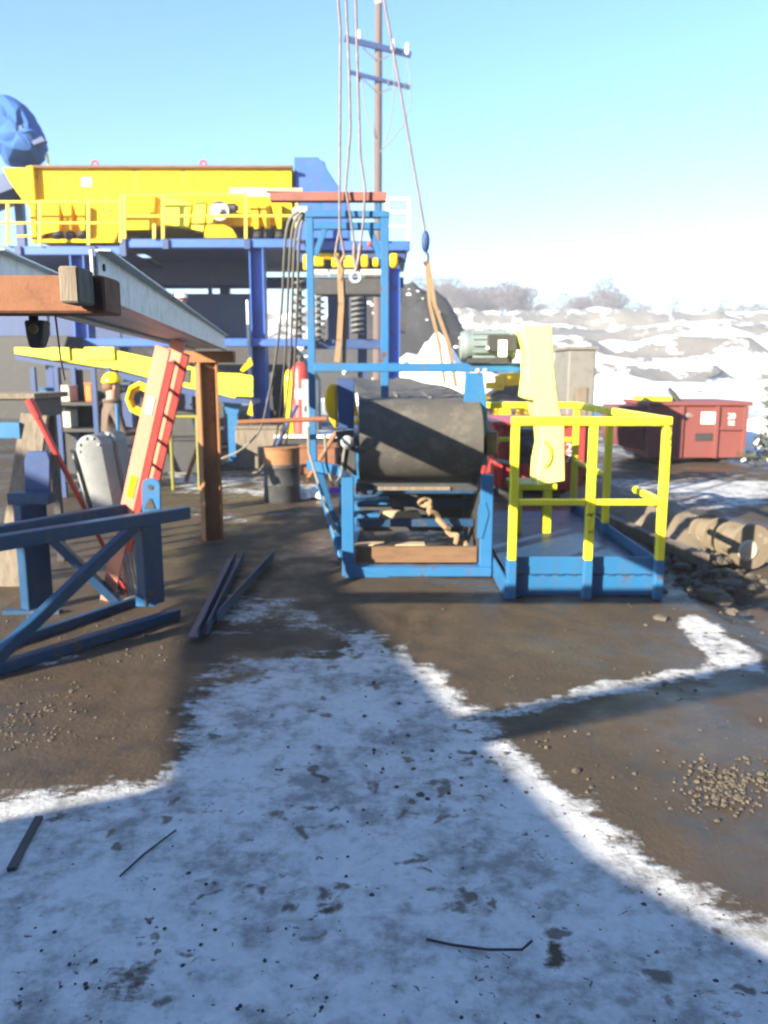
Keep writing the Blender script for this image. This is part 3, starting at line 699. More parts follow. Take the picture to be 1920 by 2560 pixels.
b0, b1 = at(277,786,2.28), at(277,694,2.28); b0.x = -4.35
MB().span((b0.x,2.22,b0.z),(b1.x,2.36,b1.z)).build('beam', M['rust'], brown, .006)
MB().span((-4.25,2.23,0),(-4.12,2.33,b0.z)).build('leg', M['rust'], brown, .004)
MB().span((-1.20,2.36,1.865),(-.80,2.50,1.897)).build('walkway_seat', M['rust'], brown)
t0, t1 = at(150,757,2.10), at(193,664,2.10)
tag(MB().span((t0.x,2.10,t0.z+.0),(t1.x,2.215,t1.z)).build('timber_block', M['wood'], None, .005), 'grey timber block strapped upright to the brown beam end', 'timber')
bk = thing('hanging_snatch_block', 'black snatch block slung beneath the brown beam', 'pulley block', at(84,800,2.5))
MB().prism([at(58,800,2.5),at(108,800,2.5),at(104,845,2.5),at(96,870,2.5),at(72,870,2.5),at(64,840,2.5)],(0,.06,0)).build('cheek_plate', M['black'], bk, .006)
MB().lathe(at(84,822,2.49),(0,-1,0),[(0,.016),(.01,.014)],12).build('pin', M['sling'], bk)
MB().span(at(72,803,2.52),at(96,790,2.52)).build('shackle', M['rust_or'], bk)
rope('tag_line', [at(138,786,2.4),at(146,850,2.4),at(152,900,2.45),at(162,950,2.5)], .0028, 'rope', 'thin cord dangling below the brown beam past the yellow plates', 'cord', None, 6)

op = thing('orange_post', 'rust orange H post standing on the ground under the walkway far end', 'post', gp(532,1352))
base = gp(532,1352); HT = 1.78
ca, sa = math.cos(R(28)), math.sin(R(28))
def rot2(x_, y_): return V(x_*ca - y_*sa, x_*sa + y_*ca, 0)
mb = MB()
for s_ in (-1, 1):
    mb.bar(base+rot2(s_*.085,0)+V(0,0,.012), base+rot2(s_*.085,0)+V(0,0,HT), .16, .014, up=rot2(1,0))
mb.bar(base+V(0,0,.012), base+V(0,0,HT), .012, .156, up=rot2(1,0))
mb.build('column', M['rust_or'], op)
MB().box(base+V(0,0,.006),(.26,.26,.012)).build('base_plate', M['rust'], op)
MB().bar(base+V(-.36,0,HT+.055), base+V(.28,.0,HT+.055), .12, .11).build('cap_beam', M['rust_or'], op, .004)

# ------------------------------------------------------------------ ladder
ld = thing('extension_ladder', 'orange fibreglass extension ladder leaning against the walkway', 'ladder', gp(262,1492))
La = gp(285,1492); Lt = at(428,858,5.45)
dirn = (Lt-La); Ln = dirn.normalized(); wdir = V(.02,1,0).normalized(); wdir = (wdir - Ln*wdir.dot(Ln)).normalized(); nn_ = Ln.cross(wdir); SG = 1 if nn_.x < 0 else -1
for s_ in (-1, 1):
    for off, a_, b_ in ((0,0,1),(-.075,.25,.96)):
        p = La+wdir*(s_*.15)+nn_*off*SG; MB().bar(p+dirn*a_, p+dirn*b_, .10 if off == 0 else .045, .028, up=wdir).build('rail', M['ladder'] if off == 0 else M['red'], ld, .003)
for k in range(10):
    p = La + dirn*(.06+k*.096); MB().tube([p-wdir*.14, p+wdir*.14], .014, 8).build('rung', M['alu'], ld)
fr = Matrix((wdir, Ln, nn_)).transposed()
for t_, cc, hh in ((.50,'yellow',.17),(.80,'white',.12)):
    MB().box(La+wdir*(-.166)+dirn*t_, (.006,hh,.045), fr).build('warning_label', M['hat_y'] if cc == 'yellow' else M['white'], ld)
for s_ in (-1, 1): MB().box(La+wdir*(s_*.15)+Ln*.02, (.06,.07,.09), fr).build('foot', M['black'], ld)

# ------------------------------------------------------------------ blue trestle in the left foreground
tr = thing('blue_steel_trestle', 'low blue welded steel trestle frame in left foreground with lug plate', 'trestle', (-2.0,5.0,0))
D = M['blue_dk']
a0, a1 = gp(445,1545), gp(-160,1735)
dirg = (a1-a0)
back_off = V(-.10,.42,0)
MB().bar(a0+V(0,0,.035), a1+V(0,0,.035), .07, .07).build('bottom_chord', D, tr, .005)
MB().bar(a0+back_off+V(-.25,-.02,.03), a1+back_off+V(0,0,.03), .05, .06).build('bottom_chord', D, tr, .005)
ZT = .74
MB().bar(a0+V(-.02,.0,ZT)+V(.10,.06,0), a1+V(0,0,ZT+.02), .085, .085).build('top_chord', D, tr, .005)
MB().bar(a0+back_off*.8+V(-.25,0,ZT), a1+back_off*.8+V(0,0,ZT+.02), .07, .07).build('top_chord', D, tr, .005)
pc = (gp(378,1535)); 
ug = dirg.normalized()
MB().bar(pc+V(0,.02,.072), pc+V(0,.02,ZT-.044), .10, .165, up=ug).build('post', D, tr, .006)
MB().prism([pc+V(-.085,-.042,.075),pc+V(.06,-.042,.075),pc+V(-.0,-.042,.10),pc+V(-.085,-.042,.16)],(0,-.02,0)).build('foot_gusset', B, tr)
dg0 = pc+V(-.02,-.02,ZT-.05); dg1 = a0.lerp(a1,.80)+V(0,0,.09)
MB().bar(dg0, dg1, .06, .075).build('diagonal', D, tr, .005)
MB().bar(pc+V(-.1,.3,.07), pc+V(-.1,.3,ZT-.04), .06, .06, up=ug).build('post', D, tr, .005)
MB().bar(pc+V(0,.05,ZT), pc+V(-.1,.36,ZT), .06,.06).build('cross_tie', D, tr, .004)
lp = [at(u,v,pc.y-.03) for u,v in [(355,1282),(354,1215),(358,1202),(368,1196),(385,1196),(396,1203),(400,1215),(401,1282)]]
lug = MB().prism(lp,(0,.025,0)).build('lug_plate', B, tr, .003)
MB().lathe(at(376,1218,pc.y-.032),(0,-1,0),[(0,.018),(.004,.018)],14).build('lug_hole', M['black'], lug)
MB().prism([at(u,v,pc.y-.034) for u,v in [(360,1272),(388,1272),(378,1246),(372,1246)]],(0,-.004,0)).build('lug_notch', M['black'], lug)
MB().lathe(at(380,1558,a0.y-.1),(0,-1,0),[(0,.016),(.012,.012)],10).build('bolt', M['galv'], tr)

# clutter behind the trestle
st = thing('blue_stand', 'blue welded stand with flat lug plates behind the trestle', 'stand', gp(95,1525))
s0 = gp(95,1525)
MB().bar(s0+V(0,0,.002), s0+V(0,0,.78), .10, .20, up=dirg).build('post', D, st, .006)
MB().span((s0.x-.13,s0.y-.06,.78),(s0.x+.16,s0.y+.06,.86)).build('cap_plate', M['blue_dk'], st, .004)
MB().prism([at(u,v,s0.y) for u,v in [(62,1255),(60,1150),(68,1128),(116,1128),(124,1150),(124,1255)]],(0,.03,0)).build('lug_plate', M['navy'], st, .004)
MB().bar(s0+V(.12,0,.55), s0+V(.55,.1,.02), .10, .06).build('diagonal', D, st, .004)
MB().span((s0.x-.2,s0.y-.12,-.0),(s0.x+.2,s0.y-.06,.03)).build('foot', D, st)
Yw = 6.35
pk = tag(MB().prism([at(-20,1500,Yw-.15)*1, at(52,1500,Yw-.15), at(118,1040,Yw+.15), at(52,1032,Yw+.15)],(0,.05,0)).build('timber_plank', M['wood'], None, .004),
    'broad grey timber plank leaning upright behind the blue stand', 'plank')
rb = thing('red_pry_bar', 'long red steel bar leaning diagonally over the trestle', 'pry bar', gp(322,1490))
MB().tube([at(72,998,5.62),at(96,1045,5.63)], [.030,.030], 10).build('grip', M['red'], rb)
MB().tube([at(94,1042,5.63),at(175,1200,5.7),gp(322,1490,.012)], [.024,.019,.013], 10).build('shaft', M['red'], rb)
gg = 'galvanised guards stacked behind the trestle'
def guard(cu, cv_, ru, Yg, low, lab):
    g = thing('galvanised_guard', lab, 'guard', at(low[0], low[1], Yg), gg)
    arc_ = [at(cu+ru*math.cos(t), cv_-ru*math.sin(t), Yg) for t in [R(-10+20*i) for i in range(11)]]
    L_ = at(low[0]-ru*.75, low[1], Yg-.1); R_ = at(low[0]+ru*.75, low[1], Yg-.1)
    MB().prism([R_]+arc_+[L_],(.03,.16,0)).build('guard_shell', M['galv_dk'], g, .004)
    for t in (20,70,110,160,200,240):
        p = at(cu+ru*.8*math.cos(R(t)), cv_-ru*.8*math.sin(R(t)), Yg-.004); MB().lathe(p,(0,-1,0),[(0,.012),(.01,.010)],8).build('rivet', M['alu'], g)
    MB().bar(at(cu-ru, cv_+8, Yg+.08), at(low[0]-ru*.78, low[1], Yg-.02), .18, .01, up=(1,0,0)).build('guard_band', M['galv_dk'], g)
    return g
guard(222,1120,33,5.75,(262,1290),'galvanised round topped guard with rivets, front one by red bar')
guard(262,1108,30,5.95,(310,1290),'galvanised round topped guard, rear one next to the ladder')
gr = thing('aluminium_grating', 'slatted aluminium rack leaning below the guards behind the trestle', 'grating', gp(330,1500))
for k in range(6):
    u = 292+k*9; MB().bar(at(u,1300,5.75), gp(u+34,1497,.01), .012, .03).build('slat', M['alu'], gr)
MB().bar(at(286,1302,5.74), at(350,1302,5.74), .03, .03).build('end_bar', M['alu'], gr); MB().bar(gp(320,1492,.02), gp(378,1492,.02), .03,.03).build('end_bar', M['alu'], gr)
bt = gp(330,1515); tag(MB().bar(bt+V(-.12,-.02,.03), bt+V(.05,.1,.03), .06, .05).build('timber_offcut', M['wood_lt'], None, .004), 'short yellowish timber offcut lying at the trestle post foot', 'timber')
bn = thing('steel_bench', 'dark steel bench with pale edge at the left picture border', 'bench', (-3.4,6.6,0))
q0, q1 = at(-260,1000,6.5), at(86,984,6.5)
MB().span((q0.x,6.5,q1.z-.045),(q1.x,7.2,q1.z)).build('bench_top', M['wood'], bn, .004)
MB().span((q0.x,6.52,q1.z-.20),(q1.x-.05,7.15,q1.z-.05)).build('apron', M['black'], bn)
for xx in (q1.x-.12, q0.x+.1):
    for yy_ in (6.6,7.1): MB().span((xx-.03,yy_-.03,0),(xx+.03,yy_+.03,q1.z-.2)).build('leg', M['black'], bn)
q2 = at(48,1056,6.45); MB().span((q0.x,6.45,q2.z-.13),(q2.x,6.50,q2.z)).build('shelf_beam', B, bn, .004)

ag = 'blue steel angles lying on the ground'
for k, (p, q, lab) in enumerate(((gp(484,1598,.03),gp(580,1400,.03),'blue steel angle bar on ground, longest of three, nearest trestle'),
                       (gp(505,1590,.03),gp(600,1400,.03),'blue steel angle bar lying against the others, middle of three'),
                       (gp(530,1560,.03),gp(676,1398,.03),'blue steel angle bar splayed away towards the conveyor'))):
    d_ = (q-p).normalized(); s_ = V(d_.y,-d_.x,0)
    mb = MB(); mb.bar(p+V(0,0,.01), q+V(0,0,.01), .075, .008); mb.bar(p+s_*.034+V(0,0,.048), q+s_*.034+V(0,0,.048), .008, .072)
    tag(mb.build('steel_angle', D), lab, 'steel angle', ag)

# drum
dr = thing('oil_drum', 'rusty topped black oil drum standing beside the conveyor', 'drum', gp(706,1252))
d0 = gp(706,1252)
prof = [(0,.23),(.02,.24)]
for zz in (.23,.46): prof += [(zz-.02,.235),(zz,.248),(zz+.02,.235)]
prof += [(.50,.235)]
MB().lathe(d0, (0,0,1), prof, 26).build('drum_body', M['black'], dr)
MB().lathe(d0+V(0,0,.501), (0,0,1), [(0,.235),(.19,.232),(.20,.242),(.215,.242),(.216,.22)], 26).build('drum_upper_band', M['rust_or'], dr)
# small clump of shovelled snow beside it
sp_ = MB(); c0 = gp(775,1245)
for k in range(14): sp_.stone(c0+V(random.uniform(-.18,.2),random.uniform(-.15,.15),.05), random.uniform(.06,.14))
o = sp_.build('snow_lump', M['snowm']); tag(o, 'small heap of white snow right of the oil drum', 'snow heap')

# dark skid with cylinders and cabinet behind
sk = thing('steel_skid', 'dark low steel skid behind the hanging hoses', 'skid', at(740,1090,14)-V(0,0,.6))
q0, q1 = at(690,1088,13.9), at(800,1088,13.9)
MB().span((q0.x,13.9,.0),(q1.x+.4,15.0,q0.z-.05)).build('skid_box', M['black'], sk, .01)
MB().span((q0.x-.03,13.85,q0.z-.045),(q1.x+.43,15.05,q0.z)).build('skid_top', M['white'], sk)
sz = q0.z+.002
def cyl(u, hgt, r, m, lab, name='gas_cylinder', cat='gas cylinder', y=14.2, grp='gas cylinders on the skid'):
    x_ = at(u, 1000, y).x; t = thing(name, lab, cat, (x_, y, sz), grp)
    MB().lathe((x_,y,sz),(0,0,1),[(0,r*.9),(.02,r),(hgt-.16,r),(hgt-.06,r*.65),(hgt-.03,r*.35)],18).build('cylinder_body', M[m], t)
    MB().lathe((x_,y,sz+hgt-.03),(0,0,1),[(0,r*.3),(.05,r*.3),(.06,r*.4),(.12,r*.4)],10).build('valve', M['black'], t)
    return t, x_
t, x_ = cyl(752, 1.28, .16, 'red', 'red gas cylinder with white label on the dark skid')
MB().span((x_-.08,14.2-.166,sz+.62),(x_+.08,14.2-.150,sz+.78)).build('label', M['white'], t)
cyl(726, 1.15, .10, 'hat_y', 'yellow gas cylinder left of the red one on the dark skid')
x_ = at(774,1000,14.1).x
cb = thing('grey_cabinet', 'pale grey cabinet on the skid beside the portal post', 'cabinet', (x_,14.1,sz))
MB().span((x_-.12,13.98,sz),(x_+.14,14.3,sz+.95)).build('cabinet_body', M['grey'], cb, .01); MB().span((x_-.08,13.97,sz+.4),(x_-.05,13.979,sz+.5)).build('handle', M['black'], cb)

# ------------------------------------------------------------------ yellow vibrating screen on its blue support structure
YS = 18.0
sc_ = thing('vibrating_screen', 'large yellow vibrating screen box on top of the blue steelwork', 'vibrating screen', at(400,605,YS+1))
MB().prism([at(u,v,YS) for u,v in [(76,420),(730,416),(731,540),(690,566),(300,566),(290,600),(92,604),(80,520)]],(0,2.2,0)).build('screen_body', M['yellow'], sc_, .02)
MB().prism([at(u,v,YS+.25) for u,v in [(6,419),(74,419),(75,520),(60,505),(22,452)]],(0,1.7,0)).build('feed_lip', M['yellow'], sc_, .01)
MB().span(at(74,524,YS-.16), at(88,419,YS-.02)).build('corner_rib', M['yellow'], sc_, .005)
MB().span(at(80,606,YS-.16), at(94,525,YS-.02)).build('corner_rib', M['yellow'], sc_, .005)
MB().span(at(72,419,YS-.10), at(733,415.5,YS-.01)).build('top_flange', M['wood_br'], sc_)
MB().span(at(92,606,YS-.18), at(296,600,YS-.01)).build('bottom_flange', M['yellow'], sc_)
for a_, b_, v_ in ((100,180,500),(200,290,500)):
    pass
MB().prism([at(u,v,YS-.2) for u,v in [(98,500),(148,500),(148,578),(110,585),(100,600),(94,600)]],(0,.19,0)).build('leg_plate', M['yellow'], sc_, .01)
for k, (u, w_) in enumerate(((172,22),(206,24),(640,20),(668,22),(698,20))):
    v0, v1 = (508,576) if u < 300 else (508,572)
    MB().prism([at(uu,vv,YS-.2) for uu,vv in [(u-w_,v0),(u+6,v0),(u+6,v1),(u-4,v1)]],(0,.19,0)).build('gusset_leg', M['yellow'], sc_, .008)
for u, v0, v1 in ((146,580,600),(176,580,600),(208,580,600),(646,574,596),(672,574,596),(700,574,596)):
    p, q = at(u,v1,YS-.1), at(u,v0,YS-.1)
    hh = q.z-p.z
    MB().lathe(p,(0,0,1),[(0,.10),(hh*.2,.12),(hh*.4,.10),(hh*.6,.12),(hh*.8,.10),(hh,.11)],12).build('rubber_spring', M['black'], sc_)
MB().prism([at(u,v,YS-.12) for u,v in [(308,488),(388,488),(380,575),(312,575)]],(0,.10,0)).build('cover_plate', M['yellow'], sc_, .01)
MB().prism([at(u,v,YS-.30) for u,v in [(404,490),(478,504),(470,570),(408,560)]],(0,.28,0)).build('mesh_guard', M['lime'], sc_, .01)
MB().prism([at(u,v,YS-.38) for u,v in [(486,502),(516,502),(508,578),(478,572)]],(0,.36,0)).build('drive_guard', M['rail'], sc_, .01)
MB().prism([at(u,v,YS-.38) for u,v in [(522,504),(540,504),(528,578),(514,580)]],(0,.36,0)).build('drive_guard', M['rail'], sc_, .01)
MB().lathe(at(551,529,YS-.3),(0,-1,0),[(0,.20),(.10,.20),(.101,.12),(.12,.12),(.121,.06),(.2,.06)],24).build('flywheel', M['grey'], sc_)
MB().lathe(at(568,520,YS-.28),(1,0,0),[(0,.09),(.18,.10),(.2,.06),(.24,.06)],16).build('drive_motor', M['black'], sc_)
MB().prism([at(u,v,YS-.4) for u,v in [(510,594),(516,560),(560,562),(580,572),(592,594)]],(0,.38,0)).build('motor_base', M['yellow'], sc_, .01)
MB().span(at(204,466,YS-.012), at(228,444,YS-.002)).build('white_label', M['white'], sc_)
MB().span(at(576,490,YS-.012), at(686,470,YS-.002)).build('white_label', M['white'], sc_)
for u in (237,508): MB().ring(at(u,410,YS+.3),(0,1,0),.065,.024,16).build('lifting_ring', M['red'], sc_)
bb = MB()
for k in range(24):
    for v_ in (443, 497):
        if 4 < k < 8: continue
        p = at(92+k*27, v_, YS-.004); bb.lathe(p,(0,-1,0),[(0,.018),(.02,.014)],6)
o = bb.build('bolt_heads', M['rust'], sc_); o['kind'] = 'stuff'

pb = M['plant_blue']
ps = thing('steel_support_structure', 'tall blue steel structure with handrails carrying the yellow screen', 'steel structure', (-3.5,19.5,0))
Yd = 17.45
def beam(u0, v0, u1, v1, Yk, dy, name='deck_beam', m=pb, par=ps, bev=.01):
    a_, b_ = at(u0,v1,Yk), at(u1,v0,Yk); return MB().span((a_.x,Yk,a_.z),(b_.x,Yk+dy,b_.z)).build(name, m, par, bev)
beam(-120,615,300,637,Yd,.25); beam(302,597,737,619,Yd,.25)
beam(738,602,1025,626,Yd,.25)
beam(742,628,1014,656,Yd+.1,.25,'deck_beam',M['navy'])
zl, zrr = at(0,612,Yd).z, at(0,597,Yd).z
xl, xm, xr = at(-120,600,Yd).x, at(301,600,Yd).x, at(1024,600,Yd).x
MB().span((xl,Yd+.25,zl-.10),(xm,22.5,zl-.05)).build('deck_plate', M['navy'], ps)
MB().span((xm+.01,Yd+.25,zrr-.08),(xr,22.5,zrr-.03)).build('deck_plate', M['navy'], ps)
MB().span((xl,22.3,zl-.4),(xr,22.5,zl-.11)).build('deck_beam', pb, ps)
for u, v0, v1 in ((232,615,640),(308,596,640),(414,597,622),(618,597,622),(45,615,637)):
    a_ = at(u,v1,Yd-.06); b_ = at(u,v0,Yd-.06); MB().span((a_.x-.06,Yd-.06,a_.z),(a_.x+.06,Yd-.002,b_.z)).build('stiffener', M['navy'], ps)  # plates coloured darker blue for the shadow bands on the beam
for u, wd, vt in ((192,.30,637),(640,.30,619),(985,.26,656)):
    a_ = at(u,vt,Yd+.05); 
    mb = MB(); h_ = a_.z
    mb.span((a_.x-wd/2,Yd+.02,.02),(a_.x-wd/2+.025,Yd+.47,h_)); mb.span((a_.x+wd/2-.025,Yd+.02,.02),(a_.x+wd/2,Yd+.47,h_))
    mb.span((a_.x-wd/2+.025,Yd+.235,.02),(a_.x+wd/2-.025,Yd+.255,h_))
    mb.build('column', pb, ps)
for u, wd in ((60,.25),(300,.25),(560,.25),(905,.25)):
    a_ = at(u,650,22.3); MB().span((a_.x-wd/2,22.2,0),(a_.x+wd/2,22.45,zl-.4)).build('column', M['navy'], ps)
beam(-120,846,780,866,Yd-.05,.2,'tie_beam'); beam(760,848,975,872,Yd+.3,.2,'tie_beam',M['navy'])
# hopper sheets below the deck (slot of daylight between the upper and lower rows)
for a_, b_ in ((-120,120),(122,300),(302,428),(430,520),(522,640)):
    beam(a_,644,b_,712,20.6,.06,'hopper_sheet',M['navy']); 
    beam(a_,734,b_,866,20.5,.06,'hopper_sheet',M['navy'])
for u in (395, 520, 632): beam(u,712,u+9,734,20.5,.1,'hopper_rib',M['navy'])
beam(-120,712,395,734,20.62,.06,'hopper_sheet',M['navy'])
beam(820,736,872,850,19.2,.3,'chute_leg',M['navy'])
# galvanised pole
p = at(626,1000,Yd-.2); MB().tube([(p.x,Yd-.2,0),(p.x,Yd-.2,at(626,752,Yd).z)], .035, 10).build('conduit_pole', M['galv'], ps)
# under the right deck: yellow feeder gear, pipe, dark box, coil springs
for u, v, w_, h_ in ((797,650,26,30),(818,640,60,14),(838,655,18,26),(912,652,18,30),(940,655,16,22),(985,645,20,24),(764,655,12,40)):
    a_, b_ = at(u-w_/2,v+h_/2,Yd-.1), at(u+w_/2,v-h_/2,Yd-.1); MB().span(a_, b_+V(0,.16,0)).build('feeder_bracket', M['yellow'], ps, .03)
MB().ball(at(985,660,Yd-.2),.09).build('beacon', M['yellow'], ps); MB().ball(at(925,610,Yd-.12),.06).build('warning_lamp', M['red'], ps)
for a_, b_ in ((786,820),(824,896),(902,952)):
    MB().tube([at(a_,682,Yd-.1),at(b_,682,Yd-.1)], .07, 12).build('pipe', M['cream'] if a_ != 824 else M['grey'], ps)
beam(786,694,958,736,Yd-.05,.6,'drive_housing',M['black'])
beam(860,640,890,668,Yd-.02,.2,'belt_plate',M['lime'])
for u, v0, v1 in ((796,738,850),(748,700,850),(893,742,835)):
    pts = []; a_, b_ = at(u,v1,Yd), at(u,v0,Yd); turns = 7
    for k in range(turns*10+1):
        t = 2*PI*k/10; pts.append(V(a_.x+math.cos(t)*.13, Yd+.1+math.sin(t)*.13, a_.z+(b_.z-a_.z)*k/(turns*10)))
    MB().tube(pts, .022, 6).build('coil_spring', M['galv_dk'], ps)
    MB().tube([a_+V(0,.1,0), b_+V(0,.1,0)], .05, 8).build('guide_rod', M['black'], ps)
# rails
Yr = 17.4
def rail(u0,v0,u1,v1,name='rail',r=.028,m='gold'): MB().tube([at(u0,v0,Yr),at(u1,v1,Yr)], r, 8).build(name, M[m], ps)
for (u, v0, v1) in ((20,505,614),(100,505,614),(222,505,613),(302,490,606),(312,490,597),(386,560,597),(408,488,597),(615,478,597),(742,500,602),(968,500,602),(1022,497,602)):
    MB().bar(at(u,v1,Yr), at(u,v0,Yr), .06, .06, up=(0,1,0)).build('rail_post', M['gold'] if u < 900 else M['white'], ps, .005)  # right-hand posts white in place of overexposed yellow
for a_ in ((-60,505,300,505),(-60,558,300,558),(302,489,614,486),(310,541,740,540),(742,500,870,498),(44,591,84,590)): rail(*a_)
for a_ in ((872,498,1024,497),(968,530,1024,530),(968,566,1024,566)): rail(*a_, m='white')  # white imitates sunlit, overexposed yellow rails
# chute
tag(MB().prism([at(u,v,YS+.15) for u,v in [(735,393),(796,393),(800,400),(812,404),(812,414),(866,498),(872,596),(736,596)]],(0,1.6,0)).build('discharge_chute', pb, None, .015),
    'bright blue slanted steel chute right of the yellow screen', 'chute')
# small motor box left of the portal header
cm = thing('grey_motor', 'pale grey motor on blue bracket at the right end of the screen deck', 'motor', at(755,560,16.9))
MB().lathe(at(732,535,16.9),(1,0,0),[(0,.10),(.05,.15),(.30,.15),(.36,.10)],18).build('motor_body', M['grey'], cm)
MB().span(at(742,600,16.85),at(770,548,16.85)+V(0,.5,0)).build('bracket', pb, cm)

# catwalk with worker in a white hat
cw = thing('service_catwalk', 'dark steel catwalk hidden behind the galvanised walkway', 'catwalk', (-4,16,0))
MB().span((-6.5,15.9,1.36),(-3.2,16.6,1.42)).build('catwalk_deck', M['black'], cw)
for xx in (-6.3,-3.4): MB().span((xx-.05,16.2,0),(xx+.05,16.3,1.36)).build('leg', M['black'], cw)

# yellow conveyor sloping under the screen
YC = 14.6
yc = thing('yellow_conveyor', 'yellow conveyor frame sloping down to the right under the blue structure', 'conveyor', at(350,1000,YC)-V(0,0,.9))
MB().prism([at(u,v,YC) for u,v in [(36,868),(290,876),(540,930),(540,982),(470,970),(300,926),(36,884)]],(0,.06,0)).build('side_frame', M['lime'], yc, .004)
MB().prism([at(u,v,YC+1.1) for u,v in [(36,868),(290,876),(540,930),(630,938),(630,994),(470,970),(300,926),(36,884)]],(0,.06,0)).build('side_frame', M['lime'], yc, .004)
MB().prism([at(u,v,YC-.01) for u,v in [(542,932),(600,934),(632,942),(632,992),(590,990),(588,996),(542,984)]],(0,.07,0)).build('head_plate', M['rail'], yc, .004)
MB().span(at(127,900,YC-.05),at(174,869,YC-.012)).build('guard_plate', M['rail'], yc, .004)
MB().span(at(212,899,YC-.05),at(286,868,YC-.012)).build('guard_plate', M['rail'], yc, .004)
MB().prism([at(u,v,YC-.02) for u,v in [(446,920),(476,924),(474,958),(446,952)]],(0,.015,0)).build('access_panel', M['black'], yc)
MB().prism([at(u,v,YC+.02) for u,v in [(36,888),(300,930),(540,986),(630,1000),(630,1012),(540,1004),(300,946),(36,898)]],(0,1.0,0)).build('lower_chord', M['navy'], yc)
MB().prism([at(u,v,YC+.1) for u,v in [(40,872),(540,928),(540,936),(40,880)]],(0,.95,0)).build('conveyor_belt', M['rubber'], yc)
MB().prism([at(u,v,YC-.05) for u,v in [(626,892),(600,925),(608,930),(632,912)]],(0,.06,0)).build('wing_guard', M['yellow'], yc)
MB().prism([at(u,v,YC-.05) for u,v in [(628,1000),(618,1035),(632,1040)]],(0,.06,0)).build('wing_guard', M['yellow'], yc)
MB().prism([at(u,v,YC+.3) for u,v in [(556,1005),(604,1005),(594,1035),(566,1035)]],(0,.1,0)).build('leg_head', M['blue'], yc)
q = at(582,1035,YC+.35); MB().span((q.x-.09,YC+.3,0),(q.x+.09,YC+.42,q.z)).build('leg', M['blue'], yc)
q = at(120,890,YC+.3); MB().span((q.x-.06,YC+.3,0),(q.x+.06,YC+.42,q.z)).build('leg', M['navy'], yc)
# yellow square frame and coil
yf = thing('yellow_pipe_frame', 'yellow square pipe frame toned olive for shade standing under the conveyor', 'frame', gp(455,1160))
a_, b_ = at(425,1042,11.5), at(492,1042,11.5)
for x_ in (a_.x, b_.x): MB().tube([(x_,11.5,0),(x_,11.5,a_.z)], .025, 8).build('upright', M['olive'], yf)
MB().tube([(a_.x,11.5,a_.z),(b_.x,11.5,b_.z)], .025, 8).build('cross_pipe', M['olive'], yf)
bx = thing('dark_machine_crate', 'dark open crate behind the yellow pipe frame', 'crate', gp(455,1140)); 
q = gp(455,1140); MB().span((q.x-.55,q.y,0),(q.x+.45,q.y+.8,.85)).build('crate_body', M['black'], bx, .02); MB().span((q.x-.6,q.y-.03,.85),(q.x+.5,q.y+.83,.90)).build('lid', M['black'], bx)
for uu in (440,478): MB().ball(at(uu,1012,q.y+.2),.035).build('knob', M['hat_y'], bx)
hx_ = tag(MB().ring(at(352,998,10.6),(.3,1,0),.20,.035,8,6).ring(at(352,998,10.66),(.3,1,0),.15,.03,8,6).build('yellow_hose_coil', M['yellow']), 'yellow coiled hose hung on a stake beside the ladder', 'hose')
q = at(352,998,10.7); rope('coil_stake', [(q.x,10.75,0),(q.x,10.75,q.z+.25)], .02, 'black', 'thin dark stake holding up the yellow hose coil', 'stake')

# dark machinery under the structure
cr = thing('crushing_plant_base', 'dark steel crusher base with motor and pipes under the blue structure', 'crusher', (-3.2,19,0))
MB().prism([V(-5.6,18.6,0),V(-1.6,18.6,0),V(-1.6,18.6,1.5),V(-2.2,18.6,2.3),V(-5.0,18.6,2.3),V(-5.6,18.6,1.6)],(0,2,0)).build('crusher_body', M['black'], cr, .03)
for k in range(5): MB().span((-5.4+k*.85,18.5,.1),(-5.25+k*.85,18.6,1.5)).build('stiffener', M['navy'], cr)
MB().lathe((-3.6,18.2,.9),(1,0,0),[(0,.2),(.05,.32),(.7,.32),(.8,.2)],18).build('crusher_motor', M['motor'], cr)
MB().lathe((-2.4,18.45,1.2),(0,-1,0),[(0,.5),(.15,.5),(.16,.4),(.2,.4),(.21,.12),(.3,.12)],24).build('pulley', M['black'], cr)
MB().tube([(-5.8,18.3,1.9),(-4.4,18.3,1.9),(-4.2,18.3,1.7),(-4.2,18.3,.2)], .06, 8).build('pipe', M['galv_dk'], cr)
MB().tube([(-6.6,18.4,1.1),(-5.7,18.4,1.3),(-4.9,18.35,1.0),(-4.6,18.3,.3)], .04, 8).build('cable', M['hose'], cr)
dh = thing('dark_bucket_hopper', 'dark hopper bin on legs at the far left under the steelwork', 'hopper', (-7.6,17,0))
MB().prism([V(-8.8,16.6,2.4),V(-6.4,16.6,2.4),V(-6.9,16.6,1.1),V(-8.2,16.6,1.1)],(0,1.4,0)).build('bin', M['black'], dh, .02)
for x_ in (-8.3,-6.8): MB().span((x_-.06,16.6,0),(x_+.06,16.72,1.1)).build('leg', M['navy'], dh)
cg = 'steel offcuts leaning in the clutter under the structure'
for (x_, y_, h_, lean, m_, lab) in ((-3.05,12.2,1.25,.35,'rust','rusty pipe leaning among the clutter behind the worker'),(-2.75,12.6,1.0,-.3,'galv_dk','grey pipe leaning left behind the yellow hose coil'),
        (-2.0,13.0,1.15,.5,'navy','blue bar leaning right below the yellow conveyor'),(-4.1,12.6,1.5,-.25,'rust','rusty pipe leaning left beside the storage rack'),(-1.2,12.4,.75,.6,'rust_or','short orange rusty pipe leaning near the rusty pull bar')):
    tag(MB().tube([(x_,y_,.02),(x_+lean*h_,y_+.25,h_)], .035, 8).build('leaning_pipe', M[m_]), lab, 'pipe', cg)
